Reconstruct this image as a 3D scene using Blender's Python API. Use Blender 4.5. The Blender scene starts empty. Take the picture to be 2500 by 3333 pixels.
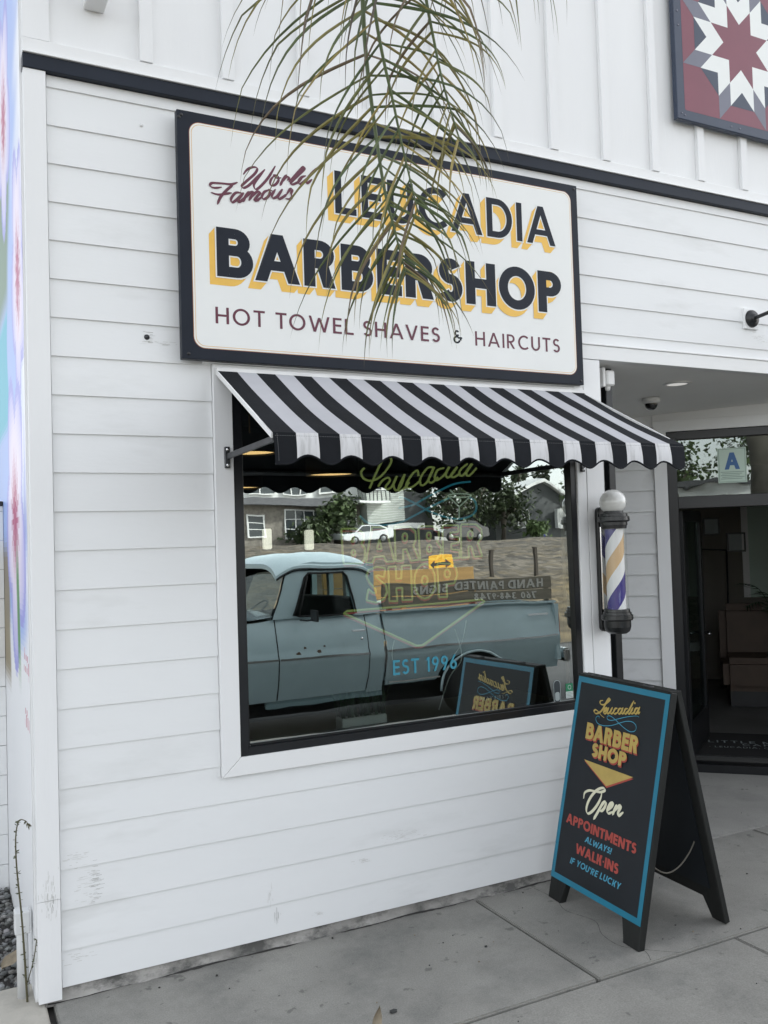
import bpy, bmesh, math, random
from mathutils import Vector, Matrix
random.seed(7)
R = math.radians
SC = bpy.context.scene
COL = SC.collection

# ------------------------------------------------------------------ camera, sky, sun, exposure
cam = bpy.data.cameras.new('camera')
cam.sensor_fit = 'VERTICAL'
cam.sensor_height = 33.33
cam.lens = 28.80
cam.clip_start = 0.05
cam.clip_end = 2000
cam_o = bpy.data.objects.new('camera', cam)
COL.objects.link(cam_o)
_ya, _pi, _ro = R(26.788), R(1.955), R(-1.772)
_d = Vector((math.sin(_ya)*math.cos(_pi), math.cos(_ya)*math.cos(_pi), math.sin(_pi)))
_r0 = Vector((math.cos(_ya), -math.sin(_ya), 0))
_u0 = _r0.cross(_d)
_r = _r0*math.cos(_ro) + _u0*math.sin(_ro)
_u = -_r0*math.sin(_ro) + _u0*math.cos(_ro)
_m = Matrix((( _r.x, _u.x, -_d.x, -0.398), (_r.y, _u.y, -_d.y, -3.629), (_r.z, _u.z, -_d.z, 1.654), (0, 0, 0, 1)))
cam_o.matrix_world = _m
SC.camera = cam_o

SUN_EL, SUN_AZ = 36.0, 62.0            # azimuth clockwise from +y: behind the building, so its front stands in open shade
world = bpy.data.worlds.new('World')
SC.world = world
world.use_nodes = True
wn, wl = world.node_tree.nodes, world.node_tree.links
bg = wn['Background']
sky = wn.new('ShaderNodeTexSky')
sky.sky_type = 'NISHITA'
sky.sun_disc = False
sky.sun_elevation = R(SUN_EL)
sky.sun_rotation = R(SUN_AZ)
sky.air_density = 1.0
sky.dust_density = 1.5
sky.ozone_density = 1.0
hs = wn.new('ShaderNodeHueSaturation')   # marine layer: the blue is nearly gone
hs.inputs['Saturation'].default_value = 0.22
wl.new(sky.outputs['Color'], hs.inputs['Color'])
wl.new(hs.outputs['Color'], bg.inputs['Color'])
bg.inputs['Strength'].default_value = 0.15

sun = bpy.data.lights.new('sun', 'SUN')
sun.energy = 2.6
sun.angle = R(4)
sun.color = (1.0, 0.985, 0.96)
sun_o = bpy.data.objects.new('sun', sun)
COL.objects.link(sun_o)
_sd = Vector((math.sin(R(SUN_AZ))*math.cos(R(SUN_EL)), math.cos(R(SUN_AZ))*math.cos(R(SUN_EL)), math.sin(R(SUN_EL))))
sun_o.rotation_euler = _sd.to_track_quat('Z', 'Y').to_euler()

SC.view_settings.view_transform = 'Standard'
SC.view_settings.look = 'None'
SC.view_settings.gamma = 1.0
SC.view_settings.exposure = 1.66
SC.render.engine = 'CYCLES'
SC.cycles.max_bounces = 8
SC.cycles.transparent_max_bounces = 16
SC.cycles.use_denoising = True

# ------------------------------------------------------------------ materials
def lin(c):
    c = c/255.0
    return c/12.92 if c <= 0.04045 else ((c+0.055)/1.055)**2.4
def rgb(r, g, b): return (lin(r), lin(g), lin(b), 1.0)

def mat(name, col, rough=0.6, metal=0.0, var=0.0, vscale=3.0, bump=0.0, bscale=60.0, spec=0.5, dirt=None,
        stretch=(1, 1, 1), coat=0.0, emit=None, estr=0.0, attr=None, dlo=0.55, dhi=0.75, dscale=2.0, dirt2=None, grain=0.0, gscale=260.0):
    m = bpy.data.materials.new(name)
    m.use_nodes = True
    nt = m.node_tree; N = nt.nodes; L = nt.links
    b = N['Principled BSDF']
    b.inputs['Base Color'].default_value = col
    b.inputs['Roughness'].default_value = rough
    b.inputs['Metallic'].default_value = metal
    b.inputs['Specular IOR Level'].default_value = spec
    b.inputs['Coat Weight'].default_value = coat
    if emit:
        b.inputs['Emission Color'].default_value = emit
        b.inputs['Emission Strength'].default_value = estr
    tc = N.new('ShaderNodeTexCoord'); mp = N.new('ShaderNodeMapping')
    mp.inputs['Scale'].default_value = stretch
    L.new(tc.outputs['Object'], mp.inputs['Vector'])
    src = None
    if attr:
        a = N.new('ShaderNodeVertexColor'); a.layer_name = attr
        src = a.outputs['Color']
    def mixc(fac, a, bcol, mode='MIX'):
        x = N.new('ShaderNodeMix'); x.data_type = 'RGBA'; x.blend_type = mode
        if hasattr(fac, 'links'): L.new(fac, x.inputs[0])
        else: x.inputs[0].default_value = fac
        if hasattr(a, 'links'): L.new(a, x.inputs[6])
        else: x.inputs[6].default_value = a
        if hasattr(bcol, 'links'): L.new(bcol, x.inputs[7])
        else: x.inputs[7].default_value = bcol
        return x.outputs[2]
    if var > 0:
        n = N.new('ShaderNodeTexNoise'); n.inputs['Scale'].default_value = vscale
        n.inputs['Detail'].default_value = 7; n.inputs['Roughness'].default_value = 0.62
        L.new(mp.outputs[0], n.inputs['Vector'])
        rr = N.new('ShaderNodeMapRange')
        rr.inputs['From Min'].default_value = 0.3; rr.inputs['From Max'].default_value = 0.7
        rr.inputs['To Min'].default_value = 1-var; rr.inputs['To Max'].default_value = 1+var
        L.new(n.outputs['Fac'], rr.inputs['Value'])
        vm = N.new('ShaderNodeVectorMath'); vm.operation = 'SCALE'
        if src is not None: L.new(src, vm.inputs[0])
        else: vm.inputs[0].default_value = col[:3]
        L.new(rr.outputs[0], vm.inputs['Scale'])
        src = vm.outputs[0]
    if dirt:
        n2 = N.new('ShaderNodeTexNoise'); n2.inputs['Scale'].default_value = dscale
        n2.inputs['Detail'].default_value = 9; n2.inputs['Roughness'].default_value = 0.7
        L.new(mp.outputs[0], n2.inputs['Vector'])
        r2 = N.new('ShaderNodeMapRange')
        r2.inputs['From Min'].default_value = dlo; r2.inputs['From Max'].default_value = dhi
        r2.inputs['To Max'].default_value = dirt[1]
        L.new(n2.outputs['Fac'], r2.inputs['Value'])
        src = mixc(r2.outputs[0], src if src is not None else col, dirt[0])
    if grain > 0:
        n5 = N.new('ShaderNodeTexNoise'); n5.inputs['Scale'].default_value = gscale; n5.inputs['Detail'].default_value = 3
        L.new(tc.outputs['Object'], n5.inputs['Vector'])
        r5 = N.new('ShaderNodeMapRange')
        r5.inputs['From Min'].default_value = 0.3; r5.inputs['From Max'].default_value = 0.7
        r5.inputs['To Min'].default_value = 1-grain; r5.inputs['To Max'].default_value = 1+grain
        L.new(n5.outputs['Fac'], r5.inputs['Value'])
        v5 = N.new('ShaderNodeVectorMath'); v5.operation = 'SCALE'
        L.new(src, v5.inputs[0]); L.new(r5.outputs[0], v5.inputs['Scale'])
        src = v5.outputs[0]
    if dirt2:
        n4 = N.new('ShaderNodeTexNoise'); n4.inputs['Scale'].default_value = dirt2[2]
        n4.inputs['Detail'].default_value = 4; n4.inputs['Roughness'].default_value = 0.6
        L.new(mp.outputs[0], n4.inputs['Vector'])
        r4 = N.new('ShaderNodeMapRange')
        r4.inputs['From Min'].default_value = dirt2[3]; r4.inputs['From Max'].default_value = dirt2[4]
        r4.inputs['To Max'].default_value = dirt2[1]
        L.new(n4.outputs['Fac'], r4.inputs['Value'])
        src = mixc(r4.outputs[0], src if src is not None else col, dirt2[0])
    if src is not None: L.new(src, b.inputs['Base Color'])
    if bump > 0:
        n3 = N.new('ShaderNodeTexNoise'); n3.inputs['Scale'].default_value = bscale; n3.inputs['Detail'].default_value = 6
        L.new(mp.outputs[0], n3.inputs['Vector'])
        bp = N.new('ShaderNodeBump'); bp.inputs['Strength'].default_value = bump; bp.inputs['Distance'].default_value = 0.004
        L.new(n3.outputs['Fac'], bp.inputs['Height']); L.new(bp.outputs[0], b.inputs['Normal'])
    return m

def glass(name, refl, tint, rough=0.0, wav=0.0, fmul=1.0):
    m = bpy.data.materials.new(name); m.use_nodes = True
    nt = m.node_tree; N = nt.nodes; L = nt.links
    N.remove(N['Principled BSDF'])
    t = N.new('ShaderNodeBsdfTransparent'); t.inputs[0].default_value = tint
    g = N.new('ShaderNodeBsdfGlossy'); g.inputs['Roughness'].default_value = rough
    g.inputs['Color'].default_value = (0.90, 0.97, 0.95, 1)
    fr = N.new('ShaderNodeFresnel'); fr.inputs['IOR'].default_value = 1.5
    ad = N.new('ShaderNodeMath'); ad.operation = 'ADD'; ad.use_clamp = True; ad.inputs[1].default_value = refl
    fm = N.new('ShaderNodeMath'); fm.operation = 'MULTIPLY'; fm.inputs[1].default_value = fmul
    L.new(fr.outputs[0], fm.inputs[0]); L.new(fm.outputs[0], ad.inputs[0])
    if wav > 0:
        tc = N.new('ShaderNodeTexCoord'); n = N.new('ShaderNodeTexNoise'); n.inputs['Scale'].default_value = 3.0; n.inputs['Detail'].default_value = 1.5
        L.new(tc.outputs['Object'], n.inputs['Vector'])
        bp = N.new('ShaderNodeBump'); bp.inputs['Strength'].default_value = wav; bp.inputs['Distance'].default_value = 0.01
        L.new(n.outputs['Fac'], bp.inputs['Height']); L.new(bp.outputs[0], g.inputs['Normal'])
    mx = N.new('ShaderNodeMixShader')
    L.new(ad.outputs[0], mx.inputs[0]); L.new(t.outputs[0], mx.inputs[1]); L.new(g.outputs[0], mx.inputs[2])
    L.new(mx.outputs[0], N['Material Output'].inputs[0])
    return m

M = {}
WHITE = (0.79, 0.80, 0.80, 1)
M['siding'] = mat('white_siding_paint', WHITE, 0.55, var=0.035, vscale=1.6, bump=0.10, bscale=90, stretch=(0.25, 1, 1), dirt=((0.5, 0.51, 0.49, 1), 0.45), dlo=0.56, dhi=0.85, dscale=2.3, dirt2=((0.45, 0.45, 0.42, 1), 0.28, 5.0, 0.60, 0.76))
M['trim'] = mat('white_trim_paint', (0.81, 0.815, 0.815, 1), 0.5, var=0.03, vscale=2.2, bump=0.12, bscale=70, stretch=(1, 1, 0.18), dirt=((0.5, 0.5, 0.48, 1), 0.3), dlo=0.6, dhi=0.9)
M['trim_h'] = mat('white_board_paint', (0.80, 0.805, 0.80, 1), 0.5, var=0.03, vscale=2.2, bump=0.12, bscale=70, stretch=(0.2, 1, 1), dirt=((0.45, 0.44, 0.40, 1), 0.45), dlo=0.6, dhi=0.85)
M['soffit'] = mat('soffit_paint', (0.84, 0.84, 0.82, 1), 0.7, var=0.03, vscale=2)
M['navy'] = mat('navy_trim_paint', (0.015, 0.020, 0.031, 1), 0.5, spec=0.25, var=0.15, vscale=4, bump=0.1, bscale=80)
M['blackmetal'] = mat('black_aluminium', (0.010, 0.011, 0.013, 1), 0.32, var=0.2, vscale=6)
M['blackiron'] = mat('black_iron', (0.012, 0.013, 0.015, 1), 0.38, var=0.25, vscale=8, bump=0.15, bscale=60)
M['blackplastic'] = mat('black_plastic', (0.012, 0.013, 0.014, 1), 0.28, var=0.2, vscale=10, spec=0.5)
M['concrete'] = mat('sidewalk_concrete', (0.258, 0.252, 0.230, 1), 0.85, grain=0.16, gscale=180, var=0.17, vscale=1.7, bump=0.22, bscale=160, dirt=((0.105, 0.11, 0.105, 1), 0.62), dlo=0.48, dhi=0.74, dscale=2.4, dirt2=((0.08, 0.08, 0.075, 1), 0.55, 15.0, 0.655, 0.70))
M['concrete_pale'] = mat('pale_concrete', (0.44, 0.42, 0.37, 1), 0.85, var=0.12, vscale=3, bump=0.2, bscale=150, dirt=((0.2, 0.19, 0.17, 1), 0.6), dlo=0.52, dhi=0.8, dscale=4)
M['concrete_entry'] = mat('entry_concrete', (0.285, 0.280, 0.260, 1), 0.8, grain=0.14, gscale=180, var=0.12, vscale=2.4, bump=0.15, bscale=160, dirt=((0.13, 0.13, 0.125, 1), 0.5), dlo=0.5, dhi=0.8, dscale=2.5, dirt2=((0.08, 0.08, 0.075, 1), 0.55, 15.0, 0.655, 0.70))
M['footing'] = mat('footing_mortar', (0.30, 0.29, 0.27, 1), 0.9, var=0.3, vscale=12, bump=0.7, bscale=40, dirt=((0.075, 0.075, 0.07, 1), 0.9), dlo=0.46, dhi=0.60, dscale=8, stretch=(0.6, 1, 1))
M['jointdark'] = mat('joint_soil', (0.045, 0.043, 0.04, 1), 0.95, var=0.3, vscale=20)
M['crack'] = mat('crack_dark', (0.07, 0.068, 0.064, 1), 0.95)
M['gravel'] = mat('gravel_stone', (0.16, 0.165, 0.16, 1), 0.8, attr='col', var=0.2, vscale=30, bump=0.3, bscale=80)
M['soil'] = mat('gravel_soil', (0.05, 0.048, 0.043, 1), 0.95, var=0.3, vscale=12)
M['signwhite'] = mat('sign_white_paint', (0.80, 0.81, 0.79, 1), 0.38, var=0.02, vscale=3)
M['signnavy'] = mat('sign_navy_paint', (0.0125, 0.0165, 0.026, 1), 0.45, spec=0.22, var=0.12, vscale=5)
M['gold'] = mat('sign_gold_paint', (0.83, 0.50, 0.085, 1), 0.4, var=0.05, vscale=14)
M['pingold'] = mat('sign_pinstripe', (0.75, 0.50, 0.22, 1), 0.4)
M['maroon'] = mat('sign_maroon_paint', (0.115, 0.020, 0.042, 1), 0.4, var=0.12, vscale=20)
M['awnblack'] = mat('awning_black_canvas', (0.0105, 0.012, 0.015, 1), 0.9, var=0.25, vscale=5, bump=0.25, bscale=400, spec=0.2)
M['awngrey'] = mat('awning_grey_canvas', (0.46, 0.462, 0.485, 1), 0.85, var=0.05, vscale=5, bump=0.25, bscale=400, spec=0.2, dirt=((0.25, 0.25, 0.26, 1), 0.4), dlo=0.62, dhi=0.85, dscale=9)
M['awnwhite'] = mat('valance_white_canvas', (0.66, 0.66, 0.67, 1), 0.85, var=0.05, vscale=5, bump=0.25, bscale=400, spec=0.2, dirt=((0.30, 0.30, 0.29, 1), 0.65), dlo=0.5, dhi=0.75, dscale=9, stretch=(6, 6, 0.5))
M['stitch'] = mat('stitch_thread', (0.16, 0.165, 0.17, 1), 0.8)
M['steelgrey'] = mat('grey_steel_bar', (0.06, 0.062, 0.066, 1), 0.4, metal=0.5, var=0.3, vscale=20)
M['chrome'] = mat('chrome', (0.75, 0.75, 0.75, 1), 0.12, metal=1.0, var=0.1, vscale=10)
M['polewhite'] = mat('pole_white', (0.80, 0.80, 0.80, 1), 0.3)
M['poleblue'] = mat('pole_blue', (0.045, 0.035, 0.22, 1), 0.3)
M['poletan'] = mat('pole_faded_red', (0.66, 0.45, 0.25, 1), 0.3)
M['globe'] = mat('globe_glass', (0.74, 0.74, 0.71, 1), 0.08, var=0.05, vscale=9, spec=0.6, coat=0.5)
M['boardblack'] = mat('board_black_paint', (0.010, 0.013, 0.017, 1), 0.5, var=0.2, vscale=3, spec=0.3)
M['woodblack'] = mat('wood_black_stain', (0.014, 0.015, 0.014, 1), 0.6, spec=0.3, var=0.3, vscale=6, bump=0.3, bscale=40, stretch=(1, 1, 0.2), dirt=((0.10, 0.095, 0.085, 1), 0.3), dlo=0.66, dhi=0.8, dscale=10)
M['teal'] = mat('board_teal_paint', (0.006, 0.165, 0.26, 1), 0.38, var=0.08, vscale=10)
M['mustard'] = mat('board_mustard_paint', (0.47, 0.34, 0.09, 1), 0.4, var=0.08, vscale=20)
M['brick'] = mat('board_red_paint', (0.37, 0.05, 0.035, 1), 0.4, var=0.1, vscale=20)
M['skyblue'] = mat('board_blue_paint', (0.055, 0.30, 0.44, 1), 0.4, var=0.1, vscale=20)
M['cream'] = mat('board_cream_paint', (0.72, 0.70, 0.52, 1), 0.4, var=0.05, vscale=20)
M['rope'] = mat('rope', (0.13, 0.12, 0.10, 1), 0.9, bump=0.5, bscale=300)
M['qmaroon'] = mat('quilt_maroon', (0.19, 0.045, 0.07, 1), 0.4, var=0.06, vscale=4)
M['qnavy'] = mat('quilt_navy', (0.028, 0.042, 0.075, 1), 0.4, var=0.08, vscale=4)
M['qgrey'] = mat('quilt_grey', (0.15, 0.155, 0.20, 1), 0.4, var=0.06, vscale=4)
M['qwhite'] = mat('quilt_white', (0.79, 0.81, 0.79, 1), 0.4, var=0.03, vscale=4)
M['mural'] = mat('mural_paint', (0.8, 0.8, 0.8, 1), 0.5, attr='col', bump=0.15, bscale=40)
M['winglass'] = glass('window_glass', 0.42, (0.86, 0.94, 0.91, 1), 0.0, 0.07)
M['clearglass'] = glass('clear_glass', 0.05, (0.96, 0.965, 0.96, 1), 0.0, 0.0, 0.0)
M['doorglass'] = glass('door_glass', 0.14, (0.55, 0.62, 0.60, 1), 0.0, 0.0, 0.0)
M['transglass'] = glass('transom_glass', 0.15, (0.35, 0.40, 0.38, 1), 0.0, 0.12, 0.0)
M['truckglass'] = glass('truck_glass', 0.02, (0.25, 0.29, 0.28, 1), 0.0, 0.0, 0.35)
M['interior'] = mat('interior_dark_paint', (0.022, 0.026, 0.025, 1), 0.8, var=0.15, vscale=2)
M['interior2'] = mat('cafe_wall_paint', (0.22, 0.20, 0.17, 1), 0.8, var=0.08, vscale=2)
M['cafefloor'] = mat('cafe_floor', (0.12, 0.12, 0.115, 1), 0.5, var=0.2, vscale=2)
M['sill'] = mat('window_sill_green', (0.07, 0.085, 0.055, 1), 0.6, var=0.2, vscale=5)
M['neongreen'] = mat('neon_green_tube', (0.32, 0.40, 0.13, 1), 0.25, emit=(0.35, 0.42, 0.13, 1), estr=0.15)  # slight glow added to the unlit tubes so they show in the dark shop
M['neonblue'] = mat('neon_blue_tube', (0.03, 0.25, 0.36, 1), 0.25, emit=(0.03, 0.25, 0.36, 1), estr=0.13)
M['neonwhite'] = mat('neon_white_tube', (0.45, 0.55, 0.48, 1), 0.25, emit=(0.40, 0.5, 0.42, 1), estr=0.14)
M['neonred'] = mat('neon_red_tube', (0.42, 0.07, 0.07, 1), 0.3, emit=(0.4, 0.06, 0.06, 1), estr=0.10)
M['glasstext'] = mat('glass_blue_lettering', (0.035, 0.24, 0.33, 1), 0.5, emit=(0.05, 0.30, 0.42, 1), estr=0.0)
M['lampglow'] = mat('lamp_diffuser', (0.8, 0.6, 0.35, 1), 0.5, emit=(1.0, 0.62, 0.25, 1), estr=0.6)
M['lampwhite'] = mat('vanity_diffuser', (0.8, 0.8, 0.75, 1), 0.5, emit=(1.0, 0.95, 0.8, 1), estr=0.42)
M['potglaze'] = mat('pot_glaze', (0.88, 0.92, 0.90, 1), 0.25, var=0.03, vscale=20, bump=0.6, bscale=22)
M['leafgreen'] = mat('leaf_green', (0.03, 0.07, 0.03, 1), 0.5, var=0.3, vscale=8)
M['paper'] = mat('card_paper', (0.50, 0.62, 0.53, 1), 0.5)
M['paperblue'] = mat('card_blue', (0.035, 0.12, 0.30, 1), 0.5)
M['paperink'] = mat('card_ink', (0.18, 0.26, 0.22, 1), 0.5)
M['stickgreen'] = mat('sticker_green', (0.02, 0.22, 0.10, 1), 0.4)
M['stickgrey'] = mat('sticker_grey', (0.33, 0.38, 0.38, 1), 0.4)
M['stickwhite'] = mat('sticker_white', (0.62, 0.68, 0.66, 1), 0.4)
M['downlight'] = mat('downlight_lens', (0.8, 0.8, 0.78, 1), 0.4, emit=(1.0, 0.98, 0.93, 1), estr=0.14)
M['scuff'] = mat('scuff_mark', (0.40, 0.40, 0.38, 1), 0.8)
M['scuffpale'] = mat('scuff_mark_pale', (0.60, 0.60, 0.575, 1), 0.8)
M['plasticwhite'] = mat('white_plastic', (0.78, 0.78, 0.77, 1), 0.4)
M['domeglass'] = mat('dome_smoke', (0.012, 0.012, 0.014, 1), 0.05, coat=1)
M['brownleather'] = mat('brown_leather', (0.080, 0.052, 0.034, 1), 0.6, var=0.2, vscale=4)
M['frond'] = mat('palm_leaflet', (0.07, 0.09, 0.03, 1), 0.5, attr='col', var=0.2, vscale=20)
M['rachis'] = mat('palm_rachis', (0.075, 0.105, 0.035, 1), 0.5, var=0.2, vscale=12)
M['trunk'] = mat('palm_trunk', (0.20, 0.18, 0.15, 1), 0.9, var=0.3, vscale=6, bump=0.6, bscale=20)
M['truck'] = mat('truck_paint', (0.46, 0.585, 0.62, 1), 0.18, var=0.07, vscale=2.5, coat=1.0, dirt=((0.20, 0.25, 0.26, 1), 0.3), dlo=0.58, dhi=0.8, dscale=3)
M['truckroof'] = mat('truck_sunlit_roof_paint', (0.66, 0.80, 0.84, 1), 0.4, var=0.06, vscale=3, dirt=((0.35, 0.34, 0.28, 1), 0.4), dlo=0.6, dhi=0.8, dscale=4)  # body colour lightened to stand in for sun on the cab roof
M['truckdark'] = mat('truck_lower_paint', (0.20, 0.29, 0.31, 1), 0.3, var=0.08, vscale=3, coat=0.4)
M['rubber'] = mat('tyre_rubber', (0.02, 0.02, 0.02, 1), 0.85)
M['rim'] = mat('wheel_rim', (0.20, 0.21, 0.21, 1), 0.4, metal=0.6)
M['cabdark'] = mat('cab_interior', (0.02, 0.02, 0.02, 1), 0.8)
M['rackwood'] = mat('rack_pine', (0.47, 0.28, 0.10, 1), 0.6, var=0.2, vscale=4, stretch=(0.3, 3, 6))
M['rackgrey'] = mat('rack_weathered', (0.23, 0.20, 0.155, 1), 0.8, var=0.25, vscale=4, stretch=(0.3, 3, 6))
M['inkblack'] = mat('rack_lettering', (0.02, 0.02, 0.02, 1), 0.7)
M['inkwhite'] = mat('rack_lettering_white', (0.62, 0.60, 0.55, 1), 0.7)
M['rust'] = mat('rust_patch', (0.10, 0.055, 0.03, 1), 0.9)
M['asphalt'] = mat('old_asphalt_road', (0.075, 0.075, 0.075, 1), 0.9, var=0.2, vscale=3, bump=0.3, bscale=120)
M['ballast'] = mat('railway_ballast', (0.125, 0.105, 0.085, 1), 0.95, attr='col', var=0.35, vscale=9, bump=1.0, bscale=14, dirt=((0.22, 0.165, 0.085, 1), 0.45), dlo=0.5, dhi=0.7, dscale=0.35)
M['housewhite'] = mat('house_white', (0.80, 0.80, 0.78, 1), 0.8, var=0.05, vscale=1)
M['housegrey'] = mat('house_grey_siding', (0.50, 0.53, 0.48, 1), 0.8, var=0.05, vscale=1)
M['housedark'] = mat('house_dark', (0.10, 0.105, 0.105, 1), 0.8, var=0.1, vscale=1)
M['housestone'] = mat('house_stone', (0.24, 0.215, 0.185, 1), 0.9, var=0.4, vscale=3)
M['roofgrey'] = mat('roof_shingle', (0.10, 0.10, 0.105, 1), 0.9, var=0.2, vscale=3)
M['panedark'] = mat('house_pane', (0.05, 0.06, 0.065, 1), 0.1)
M['carwhite'] = mat('car_white', (0.70, 0.71, 0.72, 1), 0.2, coat=1)
M['carblack'] = mat('car_black', (0.02, 0.021, 0.024, 1), 0.2, coat=1)
M['binblue'] = mat('bin_blue', (0.03, 0.045, 0.26, 1), 0.5)
M['signyellow'] = mat('warning_yellow', (0.75, 0.40, 0.02, 1), 0.5)
M['postbrown'] = mat('post_brown', (0.055, 0.045, 0.035, 1), 0.9)
M['foliage'] = mat('tree_leaves', (0.05, 0.075, 0.03, 1), 0.7, attr='col')
M['bark'] = mat('tree_bark', (0.09, 0.075, 0.06, 1), 0.9, var=0.3, vscale=5)
M['weed'] = mat('weed_leaf', (0.085, 0.10, 0.05, 1), 0.7, var=0.3, vscale=30)
M['weedstem'] = mat('weed_stem', (0.085, 0.078, 0.04, 1), 0.8)
M['deadleaf'] = mat('dead_leaf', (0.26, 0.22, 0.16, 1), 0.8, var=0.25, vscale=25)
M['pebble'] = mat('pebble_dark', (0.04, 0.042, 0.04, 1), 0.8, var=0.2, vscale=30)
M['redlight'] = mat('tail_lens', (0.30, 0.02, 0.02, 1), 0.2)
M['pvc'] = mat('pipe_paint', (0.66, 0.67, 0.67, 1), 0.5, var=0.06, vscale=8, dirt=((0.3, 0.29, 0.27, 1), 0.5))

# ------------------------------------------------------------------ mesh helpers
def V(*a): return Vector(a)

class MB:
    def __init__(s):
        s.v = []; s.f = []; s.mi = []; s.sm = []; s.col = []
        s.mats = []
        s.eps = 0.0
    def mid(s, m):
        if m not in s.mats: s.mats.append(m)
        return s.mats.index(m)
    def poly(s, pts, m, smooth=False, col=None):
        i = len(s.v)
        s.v += [tuple(p) for p in pts]
        s.f.append(list(range(i, i+len(pts)))); s.mi.append(s.mid(m)); s.sm.append(smooth); s.col.append(col)
    def faces(s, verts, faces, m, smooth=False, col=None):
        i = len(s.v); k = s.mid(m)
        s.v += [tuple(p) for p in verts]
        for f in faces:
            s.f.append([i+a for a in f]); s.mi.append(k); s.sm.append(smooth); s.col.append(col)
    def box(s, x0, x1, y0, y1, z0, z1, m, fr=None, col=None):
        p = [V(x, y, z) for z in (z0, z1) for y in (y0, y1) for x in (x0, x1)]
        if fr: p = [fr(*q) for q in p]
        s.faces(p, [(0, 2, 3, 1), (4, 5, 7, 6), (0, 1, 5, 4), (2, 6, 7, 3), (0, 4, 6, 2), (1, 3, 7, 5)], m, col=col)
    def prism(s, pts, off, m, msides=None, smooth=False):
        """closed polygon (3-D points) swept along off"""
        n = len(pts); off = Vector(off)
        a = [Vector(p) for p in pts]; b = [p+off for p in a]
        s.poly(a, m); s.poly(list(reversed(b)), m)
        ms = msides or m
        for i in range(n):
            j = (i+1) % n
            s.poly([a[j], a[i], b[i], b[j]], ms, smooth)
    def tube(s, pts, r, m, n=8, closed=False, cap=True, rads=None, smooth=True):
        pts = [Vector(p) for p in pts]; N = len(pts)
        rings = []
        up = None
        for i in range(N):
            if closed: t = pts[(i+1) % N]-pts[i-1]
            else: t = pts[min(i+1, N-1)]-pts[max(i-1, 0)]
            if t.length < 1e-9: t = V(0, 0, 1)
            t.normalize()
            if up is None:
                up = V(0, 0, 1) if abs(t.z) < 0.9 else V(1, 0, 0)
            x = t.cross(up)
            if x.length < 1e-4: x = t.cross(V(0.3, 1, 0.2))
            x.normalize(); y = x.cross(t); up = y
            rr = rads[i] if rads else r
            rings.append([pts[i]+x*(rr*math.cos(2*math.pi*k/n))+y*(rr*math.sin(2*math.pi*k/n)) for k in range(n)])
        vs = [p for rg in rings for p in rg]; fs = []
        for i in range(N if closed else N-1):
            j = (i+1) % N
            for k in range(n):
                l = (k+1) % n
                fs.append((i*n+k, i*n+l, j*n+l, j*n+k))
        if cap and not closed:
            fs.append(tuple(reversed(range(n)))); fs.append(tuple((N-1)*n+k for k in range(n)))
        s.faces(vs, fs, m, smooth)
    def lathe(s, prof, c, m, n=32, axis='z', smooth=True):
        """prof: (radius, height) list; c: base point"""
        vs = []; fs = []
        for r, h in prof:
            for k in range(n):
                a = 2*math.pi*k/n
                if axis == 'z': vs.append((c[0]+r*math.cos(a), c[1]+r*math.sin(a), c[2]+h))
                elif axis == 'y': vs.append((c[0]+r*math.cos(a), c[1]+h, c[2]+r*math.sin(a)))
                else: vs.append((c[0]+h, c[1]+r*math.cos(a), c[2]+r*math.sin(a)))
        for i in range(len(prof)-1):
            for k in range(n):
                l = (k+1) % n
                fs.append((i*n+k, i*n+l, (i+1)*n+l, (i+1)*n+k))
        s.faces(vs, fs, m, smooth)
    def grid(s, P, m, smooth=True, cols=None):
        """P: rows of points"""
        h, w = len(P), len(P[0])
        i0 = len(s.v); k = s.mid(m)
        for row in P: s.v += [tuple(p) for p in row]
        for a in range(h-1):
            for b in range(w-1):
                s.f.append([i0+a*w+b, i0+a*w+b+1, i0+(a+1)*w+b+1, i0+(a+1)*w+b]); s.mi.append(k); s.sm.append(smooth)
                s.col.append(cols[a][b] if cols else None)
    def build(s, name, parent=None, bevel=0.0, seg=1, solid=0.0):
        me = bpy.data.meshes.new(name)
        off = Vector((0, 0, 0))
        p = parent
        while p is not None:
            off += p.location; p = p.parent
        me.from_pydata([tuple(Vector(q)-off) for q in s.v], [], s.f)
        for m in s.mats: me.materials.append(M[m])
        for i, pl in enumerate(me.polygons):
            pl.material_index = s.mi[i]; pl.use_smooth = s.sm[i]
        if any(c is not None for c in s.col):
            ca = me.color_attributes.new('col', 'FLOAT_COLOR', 'CORNER')
            for i, pl in enumerate(me.polygons):
                c = s.col[i] or (0.5, 0.5, 0.5)
                for li in pl.loop_indices: ca.data[li].color = (c[0], c[1], c[2], 1)
        if bevel > 0:
            bm = bmesh.new(); bm.from_mesh(me)
            bmesh.ops.remove_doubles(bm, verts=bm.verts, dist=1e-6)
            ed = [e for e in bm.edges if len(e.link_faces) == 2 and e.calc_face_angle(0) > 0.6]
            bmesh.ops.bevel(bm, geom=ed, offset=bevel, segments=seg, affect='EDGES', clamp_overlap=True)
            bm.to_mesh(me); bm.free()
        me.update()
        o = bpy.data.objects.new(name, me)
        COL.objects.link(o)
        if parent: o.parent = parent
        return o

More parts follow.
